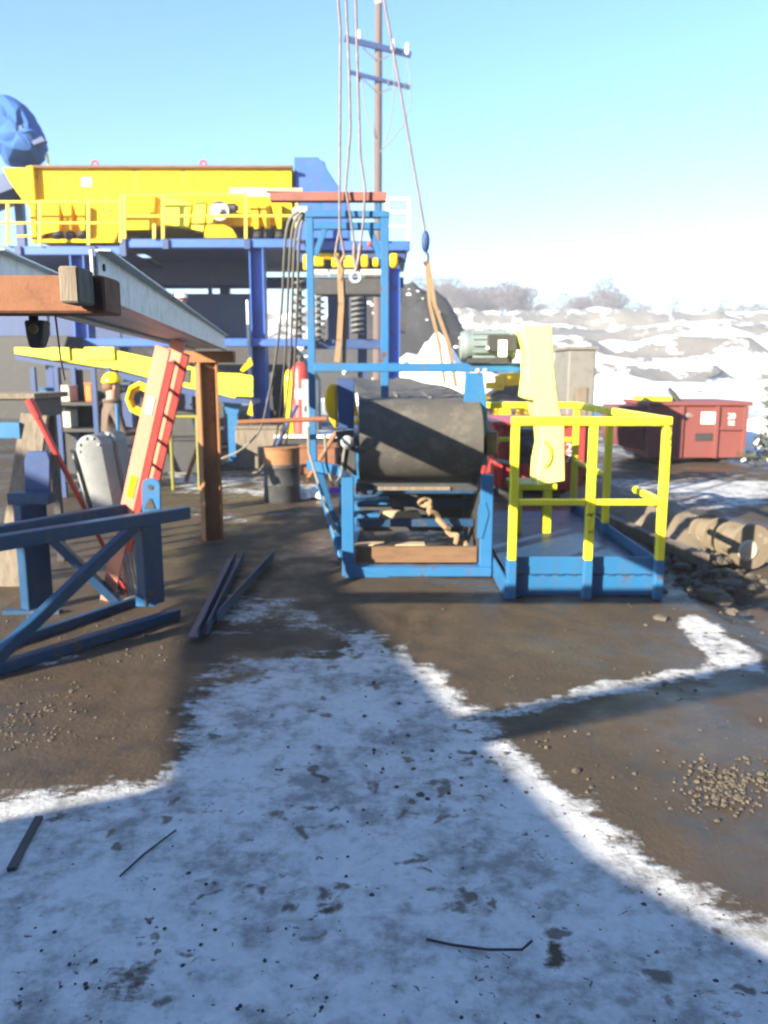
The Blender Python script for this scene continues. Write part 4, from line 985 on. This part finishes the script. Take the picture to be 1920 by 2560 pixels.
for (x_, y_, sx, sy, sz_, m_, lab) in ((-3.3,13.4,.9,.6,.55,'black','low dark toolbox on the ground behind the worker'),(-2.2,14.0,.8,.5,.7,'wood','weathered wooden crate under the yellow conveyor'),(-1.1,13.2,.6,.5,.45,'rust','rusty steel box near the foot of the galvanised pole')):
    t = thing('site_box', lab, 'box', (x_,y_,0)); MB().span((x_-sx/2,y_,.0),(x_+sx/2,y_+sy,sz_)).build('box_body', M[m_], t, .015); MB().span((x_-sx/2-.02,y_-.02,sz_+.001),(x_+sx/2+.02,y_+sy+.02,sz_+.04)).build('lid', M[m_], t, .008)

# storage rack with small goods
rk = thing('storage_rack', 'dark steel storage rack with small goods left of the blue column', 'rack', (-4.6,11.0,0))
xa_, xb_ = at(88,1000,10.8).x, at(238,1000,10.8).x
zs1, zs2 = at(0,1006,10.8).z, at(0,1072,10.8).z
for x_ in (xa_, at(146,1000,10.8).x, xb_):
    for y_ in (10.8, 11.4): MB().span((x_-.03,y_-.03,0),(x_+.03,y_+.03,1.75)).build('upright', M['navy'], rk)
for z_ in (zs1, zs2, .25): MB().span((xa_,10.78,z_-.04),(xb_,11.42,z_)).build('shelf', M['black'], rk)
MB().span((xa_-.05,11.45,.1),(xb_+.1,11.5,1.72)).build('back_sheet', M['black'], rk)
gi = 0
def good(name, u0, u1, v0, v1, m, lab, cat, Yk=10.95, lid=None):
    zb_ = zs1 if v1 < 1020 else zs2
    a_, b_ = at(u0,v1,Yk), at(u1,v0,Yk); t = thing(name, lab, cat, ((a_.x+b_.x)/2,Yk,zb_+.001), 'goods on the storage rack')
    MB().span((a_.x,Yk,zb_+.001),(b_.x,Yk+.25,zb_+.001+(b_.z-a_.z))).build('body', M[m], t, .012)
    MB().span((a_.x-.008,Yk-.008,zb_+.001+(b_.z-a_.z)),(b_.x+.008,Yk+.258,zb_+.02+(b_.z-a_.z))).build('lid', M[lid or m], t, .004)
good('plastic_bin', 100,134,970,1002,'blue','light blue plastic bin on the upper shelf of the rack','bin')
good('cardboard_box', 150,176,966,1004,'cream','cream cardboard box on the upper shelf behind the blue column','box')
good('orange_jug', 214,228,964,1008,'orange','slim orange jug right of the blue column','jug')
good('cardboard_box', 104,138,1026,1062,'cream','cream cardboard box on the lower shelf, under the blue bin','box')
good('cardboard_box', 152,176,1020,1062,'cream','cream cardboard box on the lower shelf beside the blue column','box')

# ------------------------------------------------------------------ tarp-wrapped feed conveyor head, upper left
fc = thing('tarped_conveyor_head', 'dark feed conveyor with its head wrapped in crumpled blue tarpaulin', 'conveyor', at(30,480,21.5)-V(0,0,8))
rng = random.Random(3)
Yt = 21.0
outl = [(-60,250),(-10,236),(8,232),(30,240),(58,256),(84,282),(100,312),(112,332),(122,368),(124,382),(114,386),(118,420),(14,424),(2,384),(-40,372),(-70,330)]
cen = (40,330)
mbv = []; mbf = []
rings = [(1.0,0.9),(.98,.35),(.80,.02),(.55,-.22),(.28,-.30)]
no = len(outl)
for (sc0, dy) in rings:
    for (u, v) in outl:
        uu = cen[0]+(u-cen[0])*sc0; vv = cen[1]+(v-cen[1])*sc0
        jit = .16 if 0 < sc0 < .98 else 0
        p = at(uu, vv, Yt+dy+rng.uniform(-jit, jit)); mbv.append(p + V(rng.uniform(-jit,jit)*.7,0,rng.uniform(-jit,jit)*.7))
cc = len(mbv); mbv.append(at(cen[0],cen[1],Yt-.35)); 
for i in range(len(rings)-1):
    for k in range(no):
        a_, b_, c_, d_ = i*no+k, i*no+(k+1)%no, (i+1)*no+(k+1)%no, (i+1)*no+k
        if rng.random() < .5: mbf += [(a_,b_,c_),(a_,c_,d_)]
        else: mbf += [(a_,b_,d_),(b_,c_,d_)]
for k in range(no): mbf.append(((len(rings)-1)*no+k, (len(rings)-1)*no+(k+1)%no, cc))
mbf.append(tuple(range(no)))
tp_ = MB().add(mbv, mbf).build('tarpaulin', M['tarp'], fc, 0, 50)
md = tp_.modifiers.new('sub','SUBSURF'); md.levels = 1; md.render_levels = 1
tp_.data.set_sharp_from_angle(angle=R(28))
for (u,v) in ((40,322),(92,350)):
    MB().prism([at(u-14,v+4,Yt-.30),at(u+12,v-10,Yt-.30),at(u+20,v+2,Yt-.30),at(u-8,v+12,Yt-.30)],(0,.2,0)).build('tarp_fold', M['navy'], fc)
MB().prism([at(u,v,Yt-.1) for u,v in [(-120,480),(36,424),(46,442),(36,470),(-120,530)]],(0,1.2,0)).build('conveyor_gallery', M['navy'], fc, .01)
MB().tube([at(118,384,Yt+.2),at(122,418,Yt+.2)], .03, 6).build('tie_strap', M['lime'], fc)
q = at(-70,500,Yt+.4); MB().span((q.x-.15,Yt+.3,0),(q.x+.15,Yt+.6,q.z)).build('leg', M['navy'], fc)
q = at(40,560,Yt+.4); MB().span((q.x-.1,Yt+.6,0),(q.x+.1,Yt+.8,at(40,440,Yt).z)).build('leg', M['navy'], fc)

# ------------------------------------------------------------------ utility pole
YU = 40
up_ = thing('utility_pole', 'tall wooden utility pole with two crossarms behind the portal', 'utility pole', (at(943,500,YU).x,YU,0))
px_ = at(943,500,YU).x
MB().tube([(px_,YU,-.5),(px_+.03,YU,9),(px_+.08,YU,18.6)], [.24,.20,.16], 12).build('trunk', M['pole'], up_)
MB().tube([(px_+.08,YU,18.2),(px_+.08,YU,18.9)], .17, 10).build('pole_top', M['cream'], up_)
def arm(u0,v0,u1,v1,w_,dYk):
    p, q = at(u0,v0,YU-.2), at(u1,v1,YU-.2); p.y -= dYk; q.y += dYk
    return MB().bar(p, q, w_*.8, w_).build('crossarm', M['navy'], up_, .01)
A1 = arm(862,104,1028,130,.24,.35); A2 = arm(874,187,1028,213,.17,.35)
for (u,v) in ((898,100),(982,122),(1018,132)):
    MB().lathe(at(u,v+4,YU-.35),(0,0,1),[(0,.05),(.12,.11),(.2,.06),(.3,.11),(.4,.06),(.46,.08)],10).build('insulator', M['white'], A1)
for (u0,v0,u1,v1) in ((908,120,940,150),(972,140,948,150),(910,200,940,228),(980,220,950,232)):
    MB().bar(at(u0,v0,YU-.25), at(u1,v1,YU-.2), .03, .05).build('arm_brace', M['pole'], up_)
for (u,v) in ((898,196),(972,206),(1014,214)): MB().lathe(at(u,v,YU-.3),(0,0,1),[(-.15,.04),(0,.07),(.1,.05)],8).build('insulator', M['black'], A2)
wg = 'drop wires looping on the utility pole'
for pix, lab in (([(902,170),(908,240),(920,300),(934,340)],'loop of thin wire left of the pole below the arms'),
                 ([(984,150),(986,220),(978,300),(962,360)],'loop of thin wire close right of the pole'),
                 ([(1018,150),(1026,190),(1026,260),(1010,310),(980,350),(950,380)],'loop of thin wire swinging widest right of the pole')):
    rope('drop_wire', [at(u,v,YU-.3) for u,v in pix], .03, 'hose', lab, 'wire', wg, 6)

# ------------------------------------------------------------------ right: containers, pipe, far yard
# Red skip behind the platform
rc = thing('red_skip', 'bright red ribbed steel skip behind the platform railing', 'skip', (2.1,11.3,0))
def txt(body, pos, size, m, parent, name='lettering', rotz=0, align='CENTER'):
    cu = bpy.data.curves.new(name, 'FONT'); cu.body = body; cu.size = size; cu.extrude = .003; cu.align_x = align; cu.align_y = 'CENTER'; cu.resolution_u = 3
    cu.materials.append(M[m]); tmp = bpy.data.objects.new(name, cu); COL.objects.link(tmp); bpy.context.view_layer.update()
    me = bpy.data.meshes.new_from_object(tmp.evaluated_get(bpy.context.evaluated_depsgraph_get())); bpy.data.objects.remove(tmp)
    o = bpy.data.objects.new(name, me); COL.objects.link(o); o.parent = parent
    o.location = Vector(pos) - wloc(parent); o.rotation_euler = (PI/2, 0, rotz); return o
a_, b_ = at(1232,1240,11.0), at(1462,1064,11.0)
MB().prism([V(a_.x,11.0,.12),V(b_.x-.15,11.0,.06),V(b_.x,11.0,b_.z-.25),V(b_.x,11.0,b_.z),V(a_.x,11.0,b_.z)],(0,1.6,0)).build('skip_body', M['red'], rc, .01)
for u in (1250,1290,1420,1452): q = at(u,1200,10.95); MB().span((q.x-.03,10.94,.12),(q.x+.03,10.998,b_.z-.02)).build('rib', M['red'], rc)
MB().span((a_.x-.04,10.92,b_.z),(b_.x+.14,12.65,b_.z+.06)).build('rim', M['red'], rc, .01)
for x_ in (a_.x+.1,b_.x-.3): MB().span((x_,11.05,0),(x_+.12,12.5,.12)).build('skid_runner', M['black'], rc)
txt('20', at(1430,1120,10.93), .17, 'white', rc); txt('70', at(1428,1147,10.93), .17, 'white', rc)
MB().bar(at(1236,1150,10.9), at(1292,1160,10.9), .04, .05).build('tail_bar', M['grey'], rc)
MB().lathe(at(1243,1102,10.93),(0,-1,0),[(0,.04),(.03,.035)],12).build('lamp', M['white'], rc)

# dumpster
dp = thing('red_dumpster', 'faded red open top dumpster with white lettering on the snowy yard', 'dumpster', gp(1720,1158))
dY = gp(1700,1158).y
def dpt(u, v, dy=0): return at(u, v, dY+dy)
dz0 = .10; ztop = dpt(1700,1014).z
xL, xR = dpt(1622,1100).x, dpt(1862,1100).x
MB().prism([V(xL,dY,dz0),V(xR-.02,dY,dz0),V(xR,dY,ztop),V(xL,dY,ztop)],(0,1.6,0)).build('dumpster_body', M['dump'], dp, .008)
MB().prism([V(xL-.45,dY+.25,.30),V(xL-.002,dY+.25,.22),V(xL-.002,dY+.25,ztop-.02),V(xL-.50,dY+.25,ztop-.02),V(xL-.5,dY+.25,.5)],(0,1.2,0)).build('dumpster_end', M['dump'], dp, .008)
for k in range(5): x_ = xL-.45+k*.09; MB().span((x_,dY+.22,.42),(x_+.03,dY+.248,ztop-.1)).build('rib', M['dump'], dp)
MB().span((xL-.04,dY-.05,ztop),(xR+.07,dY+1.65,ztop+.07)).build('rim', M['dump'], dp, .008)
for u in (1788,1858,1700): q = dpt(u,1100); MB().span((q.x-.035,dY-.05,dz0),(q.x+.035,dY-.003,ztop-.01)).build('rib', M['dump'], dp, .004)
MB().span((dpt(1795,1100).x,dY-.045,.62),(xR-.02,dY-.006,.68)).build('rib', M['dump'], dp)
q = dpt(1760,1118); MB().span((q.x-.18,dY-.012,.42),(q.x+.14,dY-.004,.56)).build('fork_pocket', M['black'], dp)
for x_ in (xL+.2, xR-.4): MB().span((x_,dY+.1,0),(x_+.15,dY+1.5,dz0)).build('skid_runner', M['black'], dp)
MB().span(dpt(1752,1060,-.012), dpt(1793,1030,-.004)).build('white_sticker', M['white'], dp)
txt('20', dpt(1829,1041,-.01), .15, 'white', dp); txt('02', dpt(1829,1058,-.01), .13, 'white', dp)
txt('9085-', dpt(1718,1038,-.008), .10, 'grey', dp)
MB().span(dpt(1615,1002,.3), dpt(1680,992,.3)+V(0,.8,0)).build('lid', M['rail'], dp)
MB().tube([dpt(1695,1010,.5),dpt(1684,985,.5),dpt(1672,970,.5)], [.09,.05,.03], 8).build('lid_hinge', M['black'], dp)

# shed, loader, snowbank, pipe
sd = thing('grey_steel_cabinet', 'tall pale grey steel cabinet standing behind the red skip', 'cabinet', (3.1,13.1,0)); sY = 12.6
zc_ = at(1435,874,sY).z
MB().span((2.86,sY,.04),(3.28,sY+1.1,zc_)).build('cabinet_body', M['grey_dk'], sd, .02)
MB().span((2.83,sY-.03,zc_+.002),(3.31,sY+1.13,zc_+.05)).build('roof', M['grey_dk'], sd)
MB().span((2.95,sY-.02,.2),(3.16,sY-.003,1.45)).build('door', M['wood'], sd)
MB().span((2.85,sY+.05,0),(3.25,sY+1.0,.04)).build('plinth', M['black'], sd)
ldr = thing('yellow_wheel_loader', 'yellow wheel loader parked behind the conveyor drive', 'loader', (at(1265,1000,22).x,22,0)); lY = 22
def L_(u,v): return at(u,v,lY)
MB().prism([L_(1232,1030),L_(1330,1030),L_(1330,968),L_(1300,960),L_(1262,968),L_(1232,985)],(0,1.4,0)).build('chassis', M['black'], ldr, .03)
MB().prism([L_(1262,935),L_(1312,930),L_(1312,962),L_(1268,966)],(0,1.2,0)).build('cab', M['yellow'], ldr, .02)
MB().bar(L_(1246,938), L_(1250,975), .2, .15).build('lift_arm', M['yellow'], ldr); MB().bar(L_(1215,964), L_(1250,964), .2, .18).build('lift_arm', M['yellow'], ldr)
MB().prism([L_(1200,1040),L_(1226,1040),L_(1226,985),L_(1210,985)],(0,1.8,0)).build('bucket', M['yellow'], ldr, .01)
for u in (1252,1312):
    wl = MB().lathe(V(L_(u,1040).x,lY-.1,.55),(0,1,0),[(0,.35),(.02,.52),(.05,.55),(.35,.55),(.4,.35)],22).build('wheel', M['rubber'], ldr)
    MB().lathe(V(L_(u,1040).x,lY-.13,.55),(0,1,0),[(0,.1),(.02,.26),(.06,.28)],16).build('rim', M['yellow'], wl)
# snowbank heaps
def heap(name, cx, cy, rx, ry, h, m, lab, cat, seed, sc0=2.0, amp=.3):
    n, mm = 36, 12; vs_, fs_ = [], []
    for i in range(mm+1):
        rr = i/mm
        for k in range(n):
            t = 2*PI*k/n; x_ = math.cos(t)*rr; y_ = math.sin(t)*rr
            nn2 = mnoise.noise(V(x_*sc0+seed, y_*sc0, seed*.7)) + .5*mnoise.noise(V(x_*sc0*3+seed, y_*sc0*3, 1.3))
            z_ = h*((1-rr)**.9)*(1+amp*nn2) + h*amp*.35*nn2*(1-rr)
            w_ = 1 + .14*mnoise.noise(V(math.cos(t)*2, math.sin(t)*2, seed))
            vs_.append(V(cx+x_*rx*w_, cy+y_*ry*w_, z_-.05*rr*h-.02))
    for i in range(mm):
        for k in range(n): fs_.append((i*n+k, (i+1)*n+k, (i+1)*n+(k+1)%n, i*n+(k+1)%n))
    o = MB().add(vs_, fs_).build(name, M[m], None, 0, 60); return tag(o, lab, cat)
heap('snow_bank', 9.5, 33, 3.2, 2.5, 2.0, 'snowm', 'white ploughed snow bank right of the grey shed', 'snow bank', 2.2)
heap('snow_bank', 8.9, 18.5, 1.6, 1.6, .8, 'snowm', 'low snow bank beside the right end of the dumpster', 'snow bank', 5.1)
heap('dark_spoil_heap', -9.5, 27, 8.2, 3.6, 3.5, 'coal', 'long dark spoil heap behind the blue structure legs', 'spoil heap', 7.7, 2.2, .25)
b_c = at(1060,850,43); heap('snow_bank', b_c.x+.6, 42, 5.5, 3.0, 3.1, 'snowm', 'bright snow bank below the black stockpile', 'snow bank', 3.3, 2.6, .3)
pile_c = at(985,720,52)
hp = heap('black_stockpile', pile_c.x-.2, 52, 8.6, 6.0, 8.8, 'coal', 'black stockpile with snow flecks behind the blue column', 'stockpile', 4.4, 2.6, .22)
fl = MB()
for k in range(26):
    t = rng.uniform(-2.6, -.5); rr = rng.uniform(.2,.9)
    p = V(pile_c.x-.2+math.cos(t)*8.6*rr, 52+math.sin(t)*6*rr, 8.8*((1-rr)**.9)*.95+.05); fl.stone(p, rng.uniform(.06,.2))
o = fl.build('snow_flecks', M['snowm'], hp); o['kind'] = 'stuff'
# tan pipe with collars lying by the ditch
tp = thing('tan_flanged_pipe', 'muddy tan pipe with collars lying beside the right of the platform', 'pipe', (3.25,7.6,0))
e0, e1 = V(3.32,7.15,.13), V(2.95,9.7,.10)
dd = (e1-e0).normalized()
MB().tube([e0, e0.lerp(e1,.5), e1], .13, 18).build('pipe_barrel', M['tan'], tp)
for t_ in (.10,.18,.27): MB().lathe(e0.lerp(e1,t_)-dd*.02, dd, [(0,.14),(.004,.175),(.045,.175),(.05,.14)], 22).build('collar', M['tan'], tp)
MB().lathe(e0-dd*.08, dd, [(0,.10),(.002,.205),(.07,.205),(.075,.13)], 26).build('flange', M['tan'], tp)
MB().lathe(e0-dd*.085-V(.04,0,.03), dd, [(-.015,.08),(0,.10)], 18).build('end_cap', M['cream'], tp)
def berm(name, p, q, wd, h, m, lab, cat, seed):
    p, q = Vector(p), Vector(q); d_ = (q-p).normalized(); s_ = V(d_.y,-d_.x,0); vs_, fs_ = [], []; nl, nw = 44, 14
    for i in range(nl+1):
        t_ = i/nl; c_ = p.lerp(q, t_)
        for k in range(nw+1):
            a_ = k/nw*2-1; ed = min(1, min(t_, 1-t_)*6)
            nn2 = mnoise.noise(V(c_.x*1.6+a_*1.1+seed, c_.y*1.6, seed)) + .6*mnoise.noise(V(c_.x*5+a_*3, c_.y*5+seed, 2.2))
            vs_.append(c_ + s_*(a_*wd*(1+.25*nn2)) + V(0,0,-.05+h*ed*max(0,(1-a_*a_))*(1+.55*nn2)))
    for i in range(nl):
        for k in range(nw): o_ = i*(nw+1)+k; fs_.append((o_, o_+1, o_+nw+2, o_+nw+1))
    return tag(MB().add(vs_, fs_).build(name, M[m], None, 0, 70), lab, cat)
berm('dirt_berm', (3.15,7.4,0), (2.75,11.5,0), .42, .27, 'berm', 'low tan dirt berm with snow running beside the platform', 'berm', 2.4)
tg = gp(1600,1330); tag(MB().bar(gp(1500,1290,.05), gp(1760,1400,.05), .10, .10).build('muddy_timber', M['wood']), 'muddy square timber lying between platform and tan pipe', 'timber')

# ------------------------------------------------------------------ trees on the ridge, snowy shrub at the right edge
def bare_tree(seed, h=6.0):
    r_ = random.Random(seed); mbt = MB(); tw_ = MB()
    mbt.tube([V(0,0,-.6),V(r_.uniform(-.1,.1),0,h*.35),V(r_.uniform(-.3,.3),0,h*.8)], [.16,.11,.04], 6)
    for k in range(9):
        z_ = h*r_.uniform(.25,.7); t = r_.uniform(0,2*PI); l_ = h*r_.uniform(.2,.42)
        mbt.tube([V(0,0,z_), V(math.cos(t)*l_*.5,math.sin(t)*l_*.5,z_+l_*.5), V(math.cos(t)*l_*.8,math.sin(t)*l_*.8,z_+l_*.95)], [.06,.04,.015], 4)
    for k in range(900):
        ph = r_.uniform(0,2*PI); q_ = r_.random()**.5; zz = r_.uniform(.28,1.0)
        wdt = h*.36*math.sin(PI*min(1,max(.08,(zz-.15)/.95)))**.7
        p = V(math.cos(ph)*q_*wdt, math.sin(ph)*q_*wdt, zz*h)
        d_ = V(math.cos(ph)*.6+r_.uniform(-.5,.5), math.sin(ph)*.6+r_.uniform(-.5,.5), r_.uniform(.2,1)).normalized()*h*r_.uniform(.05,.11)
        sd_ = d_.cross(V(r_.uniform(-1,1),r_.uniform(-1,1),r_.uniform(-1,1))).normalized()*.05
        n_ = len(tw_.v); tw_.v += [p-sd_, p+sd_, p+d_]; tw_.f.append((n_, n_+1, n_+2))
    return mbt, tw_
protos = []
for s_ in range(4):
    a_, b_ = bare_tree(s_+11); t = thing('bare_tree', '', 'tree', (0,0,0), 'bare trees along the ridge')
    a_.build('trunk', M['twig'], t); b_.build('crown', M['twig'], t); protos.append(t)
tl = 'bare grey leafless tree in the thicket along the distant ridge'
used = [False]*4
for k in range(80):
    u = 1060 + k*10.9 + rng.uniform(-6,6)
    gap = 1 if 1330 < u < 1400 else 0
    if u < 1330: hh = rng.uniform(.85,1.35)
    elif u < 1400: hh = rng.uniform(.35,.55)
    elif u < 1480: hh = rng.uniform(.6,.85)
    elif u < 1560: hh = rng.uniform(.85,1.2)
    else: hh = rng.uniform(.25,.7)
    yk = rng.uniform(158,186); x_ = at(u,760,yk).x
    i = k % 4
    t = protos[i] if not used[i] else copy_tree(protos[i]); used[i] = True
    t.location = (x_, yk, hill_z(x_, yk)-.3); t.scale = (hh*1.15,hh*1.15,hh); t.rotation_euler = (0,0,rng.uniform(0,6.28)); t['label'] = ('bare grey tree in the tall thicket at the left end of the distant ridge' if u < 1330 else 'very low bare bush in the dip between the two ridge thickets' if u < 1400 else 'bare grey tree in the second thicket right of the dip on the ridge' if u < 1560 else 'low bare scrub tree on the open right part of the snowy ridge')
def shrub(cx, cy, h, wd, lab, seed):
    r_ = random.Random(seed); t = thing('snowy_shrub', lab, 'shrub', (cx,cy,0))
    tk = MB(); lf = MB(); sn_ = MB()
    for k in range(9):
        a_ = r_.uniform(0,2*PI); tk.tube([V(cx,cy,0),V(cx+math.cos(a_)*wd*.3,cy+math.sin(a_)*wd*.3,h*.5),V(cx+math.cos(a_)*wd*.6,cy+math.sin(a_)*wd*.6,h*r_.uniform(.7,1))],[.04,.025,.01],5)
    for k in range(4200):
        ph = r_.uniform(0,2*PI); zz = r_.uniform(.05,1); q_ = r_.random()**.4*wd*(1.05-zz*.75)*(1+.35*math.sin(ph*3+zz*9))
        p = V(cx+math.cos(ph)*q_, cy+math.sin(ph)*q_, zz*h)
        d_ = V(r_.uniform(-1,1),r_.uniform(-1,1),r_.uniform(-.3,.8)).normalized()*r_.uniform(.06,.16); sd_ = d_.cross(V(r_.uniform(-1,1),r_.uniform(-1,1),.4)).normalized()*.035
        tg_ = sn_ if (r_.random() < .10) else lf
        n_ = len(tg_.v); tg_.v += [p-sd_, p+sd_, p+d_+sd_*.4, p+d_-sd_*.4]; tg_.f.append((n_,n_+1,n_+2,n_+3))
    tk.build('stems', M['twig'], t); lf.build('foliage', M['pine'], t); sn_.build('snow_tufts', M['snowm'], t)['kind'] = 'stuff'
p = at(1945,1000,13.5)
shrub(p.x+.52, 13.5, 2.4, .8, 'grey green shrub flecked with snow at the right picture edge', 5)

# ------------------------------------------------------------------ people
def person(loc, rz, name_label, hat, pose, jm):
    t = thing('person', name_label, 'person', loc)
    t.rotation_euler = (0,0,rz)
    J = {'pel':(0,0,.92,.15),'wst':(0,.0,1.06,.145),'chs':(0,0,1.28,.165),'nkb':(0,.0,1.45,.09),'nck':(0,-.015,1.50,.062),'hd1':(0,-.03,1.58,.085),'hd2':(0,-.03,1.66,.098),'hd3':(0,-.02,1.73,.075)}
    E = [('pel','wst'),('wst','chs'),('chs','nkb'),('nkb','nck'),('nck','hd1'),('hd1','hd2'),('hd2','hd3')]
    for s_, n_ in ((-1,'l'),(1,'r')):
        J['sh'+n_] = (s_*.19,0,1.39,.075); J['el'+n_] = (s_*.25,-.04+pose*-.04,1.10,.052); J['wr'+n_] = (s_*.22,-.12-pose*.16,.92+pose*.20,.034); J['pm'+n_] = (s_*.215,-.15-pose*.20,.86+pose*.20,.036)
        E += [('chs','sh'+n_),('sh'+n_,'el'+n_),('el'+n_,'wr'+n_),('wr'+n_,'pm'+n_)]
        for f_ in range(4):
            fx = s_*(.185+f_*.018); J[f'f{f_}{n_}'] = (fx,-.165-pose*.22,.815+pose*.20-.004*f_,.010); J[f'g{f_}{n_}'] = (fx,-.150-pose*.235,.785+pose*.20+.01*abs(f_-1),.008)
            E += [('pm'+n_,f'f{f_}{n_}'),(f'f{f_}{n_}',f'g{f_}{n_}')]
        J['th'+n_] = (s_*.18,-.19-pose*.2,.85+pose*.2,.011); E += [('wr'+n_,'th'+n_)]
        J['hp'+n_] = (s_*.10,0,.86,.105); J['kn'+n_] = (s_*.11,-.03,.49,.066); J['an'+n_] = (s_*.11,.01,.10,.045); J['tip'+n_] = (s_*.13,-.16,.045,.042)
        E += [('pel','hp'+n_),('hp'+n_,'kn'+n_),('kn'+n_,'an'+n_),('an'+n_,'tip'+n_)]
    keys = list(J); me = bpy.data.meshes.new('body'); me.from_pydata([J[k][:3] for k in keys], [(keys.index(a),keys.index(b)) for a, b in E], [])
    o = bpy.data.objects.new('body_rig', me); COL.objects.link(o)
    o.modifiers.new('skin','SKIN'); o.modifiers.new('sub','SUBSURF').levels = 2
    for i, k in enumerate(keys):
        me.skin_vertices[0].data[i].radius = (J[k][3],)*2
    me.skin_vertices[0].data[0].use_root = True
    dg = bpy.context.evaluated_depsgraph_get(); dg.update()
    m2 = bpy.data.meshes.new_from_object(o.evaluated_get(dg)); bpy.data.objects.remove(o)
    m2.materials.clear()
    for k in (jm,'jeans','skin','boot'): m2.materials.append(M[k])
    for p in m2.polygons:
        z_ = p.center.z; p.use_smooth = True
        hand = abs(p.center.x) > .12 and p.center.y < -.13-pose*.17 and z_ > .7
        p.material_index = 2 if (z_ > 1.485 or hand) else (3 if z_ < .12 else (1 if z_ < .90 and abs(p.center.x) < .2 and p.center.y > -.12 else 0))
    b = bpy.data.objects.new('body', m2); COL.objects.link(b); b.parent = t
    def part(mb, name, m): 
        ob = mb.build(name, M[m], None, loc=(0,0,0)); ob.parent = t; ob.location = (0,0,0); return ob
    h = MB(); h._lathe(V(0,-.03,1.69),V(0,0,1),[(0,.125),(.01,.128),(.05,.118),(.10,.085),(.125,.04),(.128,.005)],20); h.prism([V(-.09,-.14,1.69),V(.09,-.14,1.69),V(.06,-.21,1.685),V(-.06,-.21,1.685)],(0,0,.010)); part(h,'hard_hat',hat)
    f = MB(); f.ball((0,-.128,1.625),.017,(1,1.2,1.3)); 
    for s_ in (-1,1): f.ball((s_*.100,-.03,1.63),.026,(.4,.8,1.2))
    part(f,'nose_and_ears','skin')
    e = MB(); 
    for s_ in (-1,1): e.ball((s_*.035,-.118,1.655),.011)
    part(e,'eyes','boot'); m_ = MB(); m_.box((0,-.117,1.585),(.045,.012,.008)); part(m_,'mouth','rust_red')
    hr = MB(); hr.ball((0,.005,1.645),.088,(1.05,1.0,.75)); part(hr,'hair','wood_br')
    cl = MB(); cl.ring((0,-.01,1.475),(0,0,1),.085,.028,16,6); part(cl,'collar',jm)
    return t
pp = at(268,1000,9.0)
t = person((pp.x+.04, 9.0, 0), R(120), 'person in yellow hard hat and brown work jacket beside the ladder', 'hat_y', 1, 'jacket')
t.scale = (.93,.93,.93)
pp = at(452,735,16.2)
t = person((pp.x, 16.2, 1.42), R(20), 'person in white hard hat seen just above the galvanised walkway', 'hat_w', 0, 'jacket')
t.scale = (1.0,)*3
bp_ = at(296,1020,8.3); rope('blue_pole', [at(292,1010,8.3),at(298,1130,8.3),V(at(300,1130,8.3).x+.02,8.25,.0)], .02, 'blue', 'thin blue pole standing in front of the worker in the yellow hat', 'pole')

# ------------------------------------------------------------------ debris on the ground
def scatter(name, m, n, region, rmin, rmax, seed, kind='stuff'):
    r_ = random.Random(seed); mb = MB()
    for k in range(n):
        u, v = region(r_); p = gp(u, v); mb.stone(V(p.x,p.y,-.1*rmin), r_.uniform(rmin, rmax)*(1 if r_.random() > .08 else 1.7), r_)
    o = mb.build(name, M[m]); o['kind'] = kind; return o
scatter('gravel', 'stone', 260, lambda r: (r.gauss(1815,60), r.gauss(1960,34)), .003, .013, 1)
scatter('scattered_stones', 'stone', 170, lambda r: (abs(r.gauss(0,130)), r.uniform(1690,1880)), .003, .011, 2)
scatter('loose_crumbs', 'darkstone', 170, lambda r: (r.uniform(0,1920), r.uniform(1750,2560)), .002, .008, 3)
scatter('yard_pebbles', 'stone', 160, lambda r: (r.uniform(900,1920), r.uniform(1500,2000)), .004, .013, 4)
scatter('trestle_pebbles', 'stone', 90, lambda r: (r.uniform(0,450), r.uniform(1540,1660)), .003, .012, 6)
scatter('ditch_rubble', 'stone', 140, lambda r: (r.gauss(1800,90), r.gauss(1420,45)), .02, .07, 8)
lg = 'loose bits of steel on the snow'
rope('steel_rod', [gp(1066,2348,.012),gp(1130,2362,.012),gp(1220,2374,.012),gp(1305,2374,.02),gp(1330,2352,.03)], .004, 'darkstone', 'thin dark rod with hooked end lying on the foreground snow', 'rod', lg)
rope('steel_rod', [gp(300,2190,.01),gp(360,2135,.01),gp(440,2075,.01)], .0035, 'darkstone', 'thin straight dark rod pressed in the snow left of centre', 'rod', lg)
tag(MB().bar(gp(28,2175,.006), gp(98,2045,.006), .028, .02).build('dark_bar', M['black']), 'dark square bar lying on the snow at the left picture edge', 'bar', lg)
q = gp(425,1783); o = MB().stone(q+V(0,0,.012), .024).build('stone', M['stone']); tag(o, 'single pale stone on the bare ground near the shadow edge', 'stone')
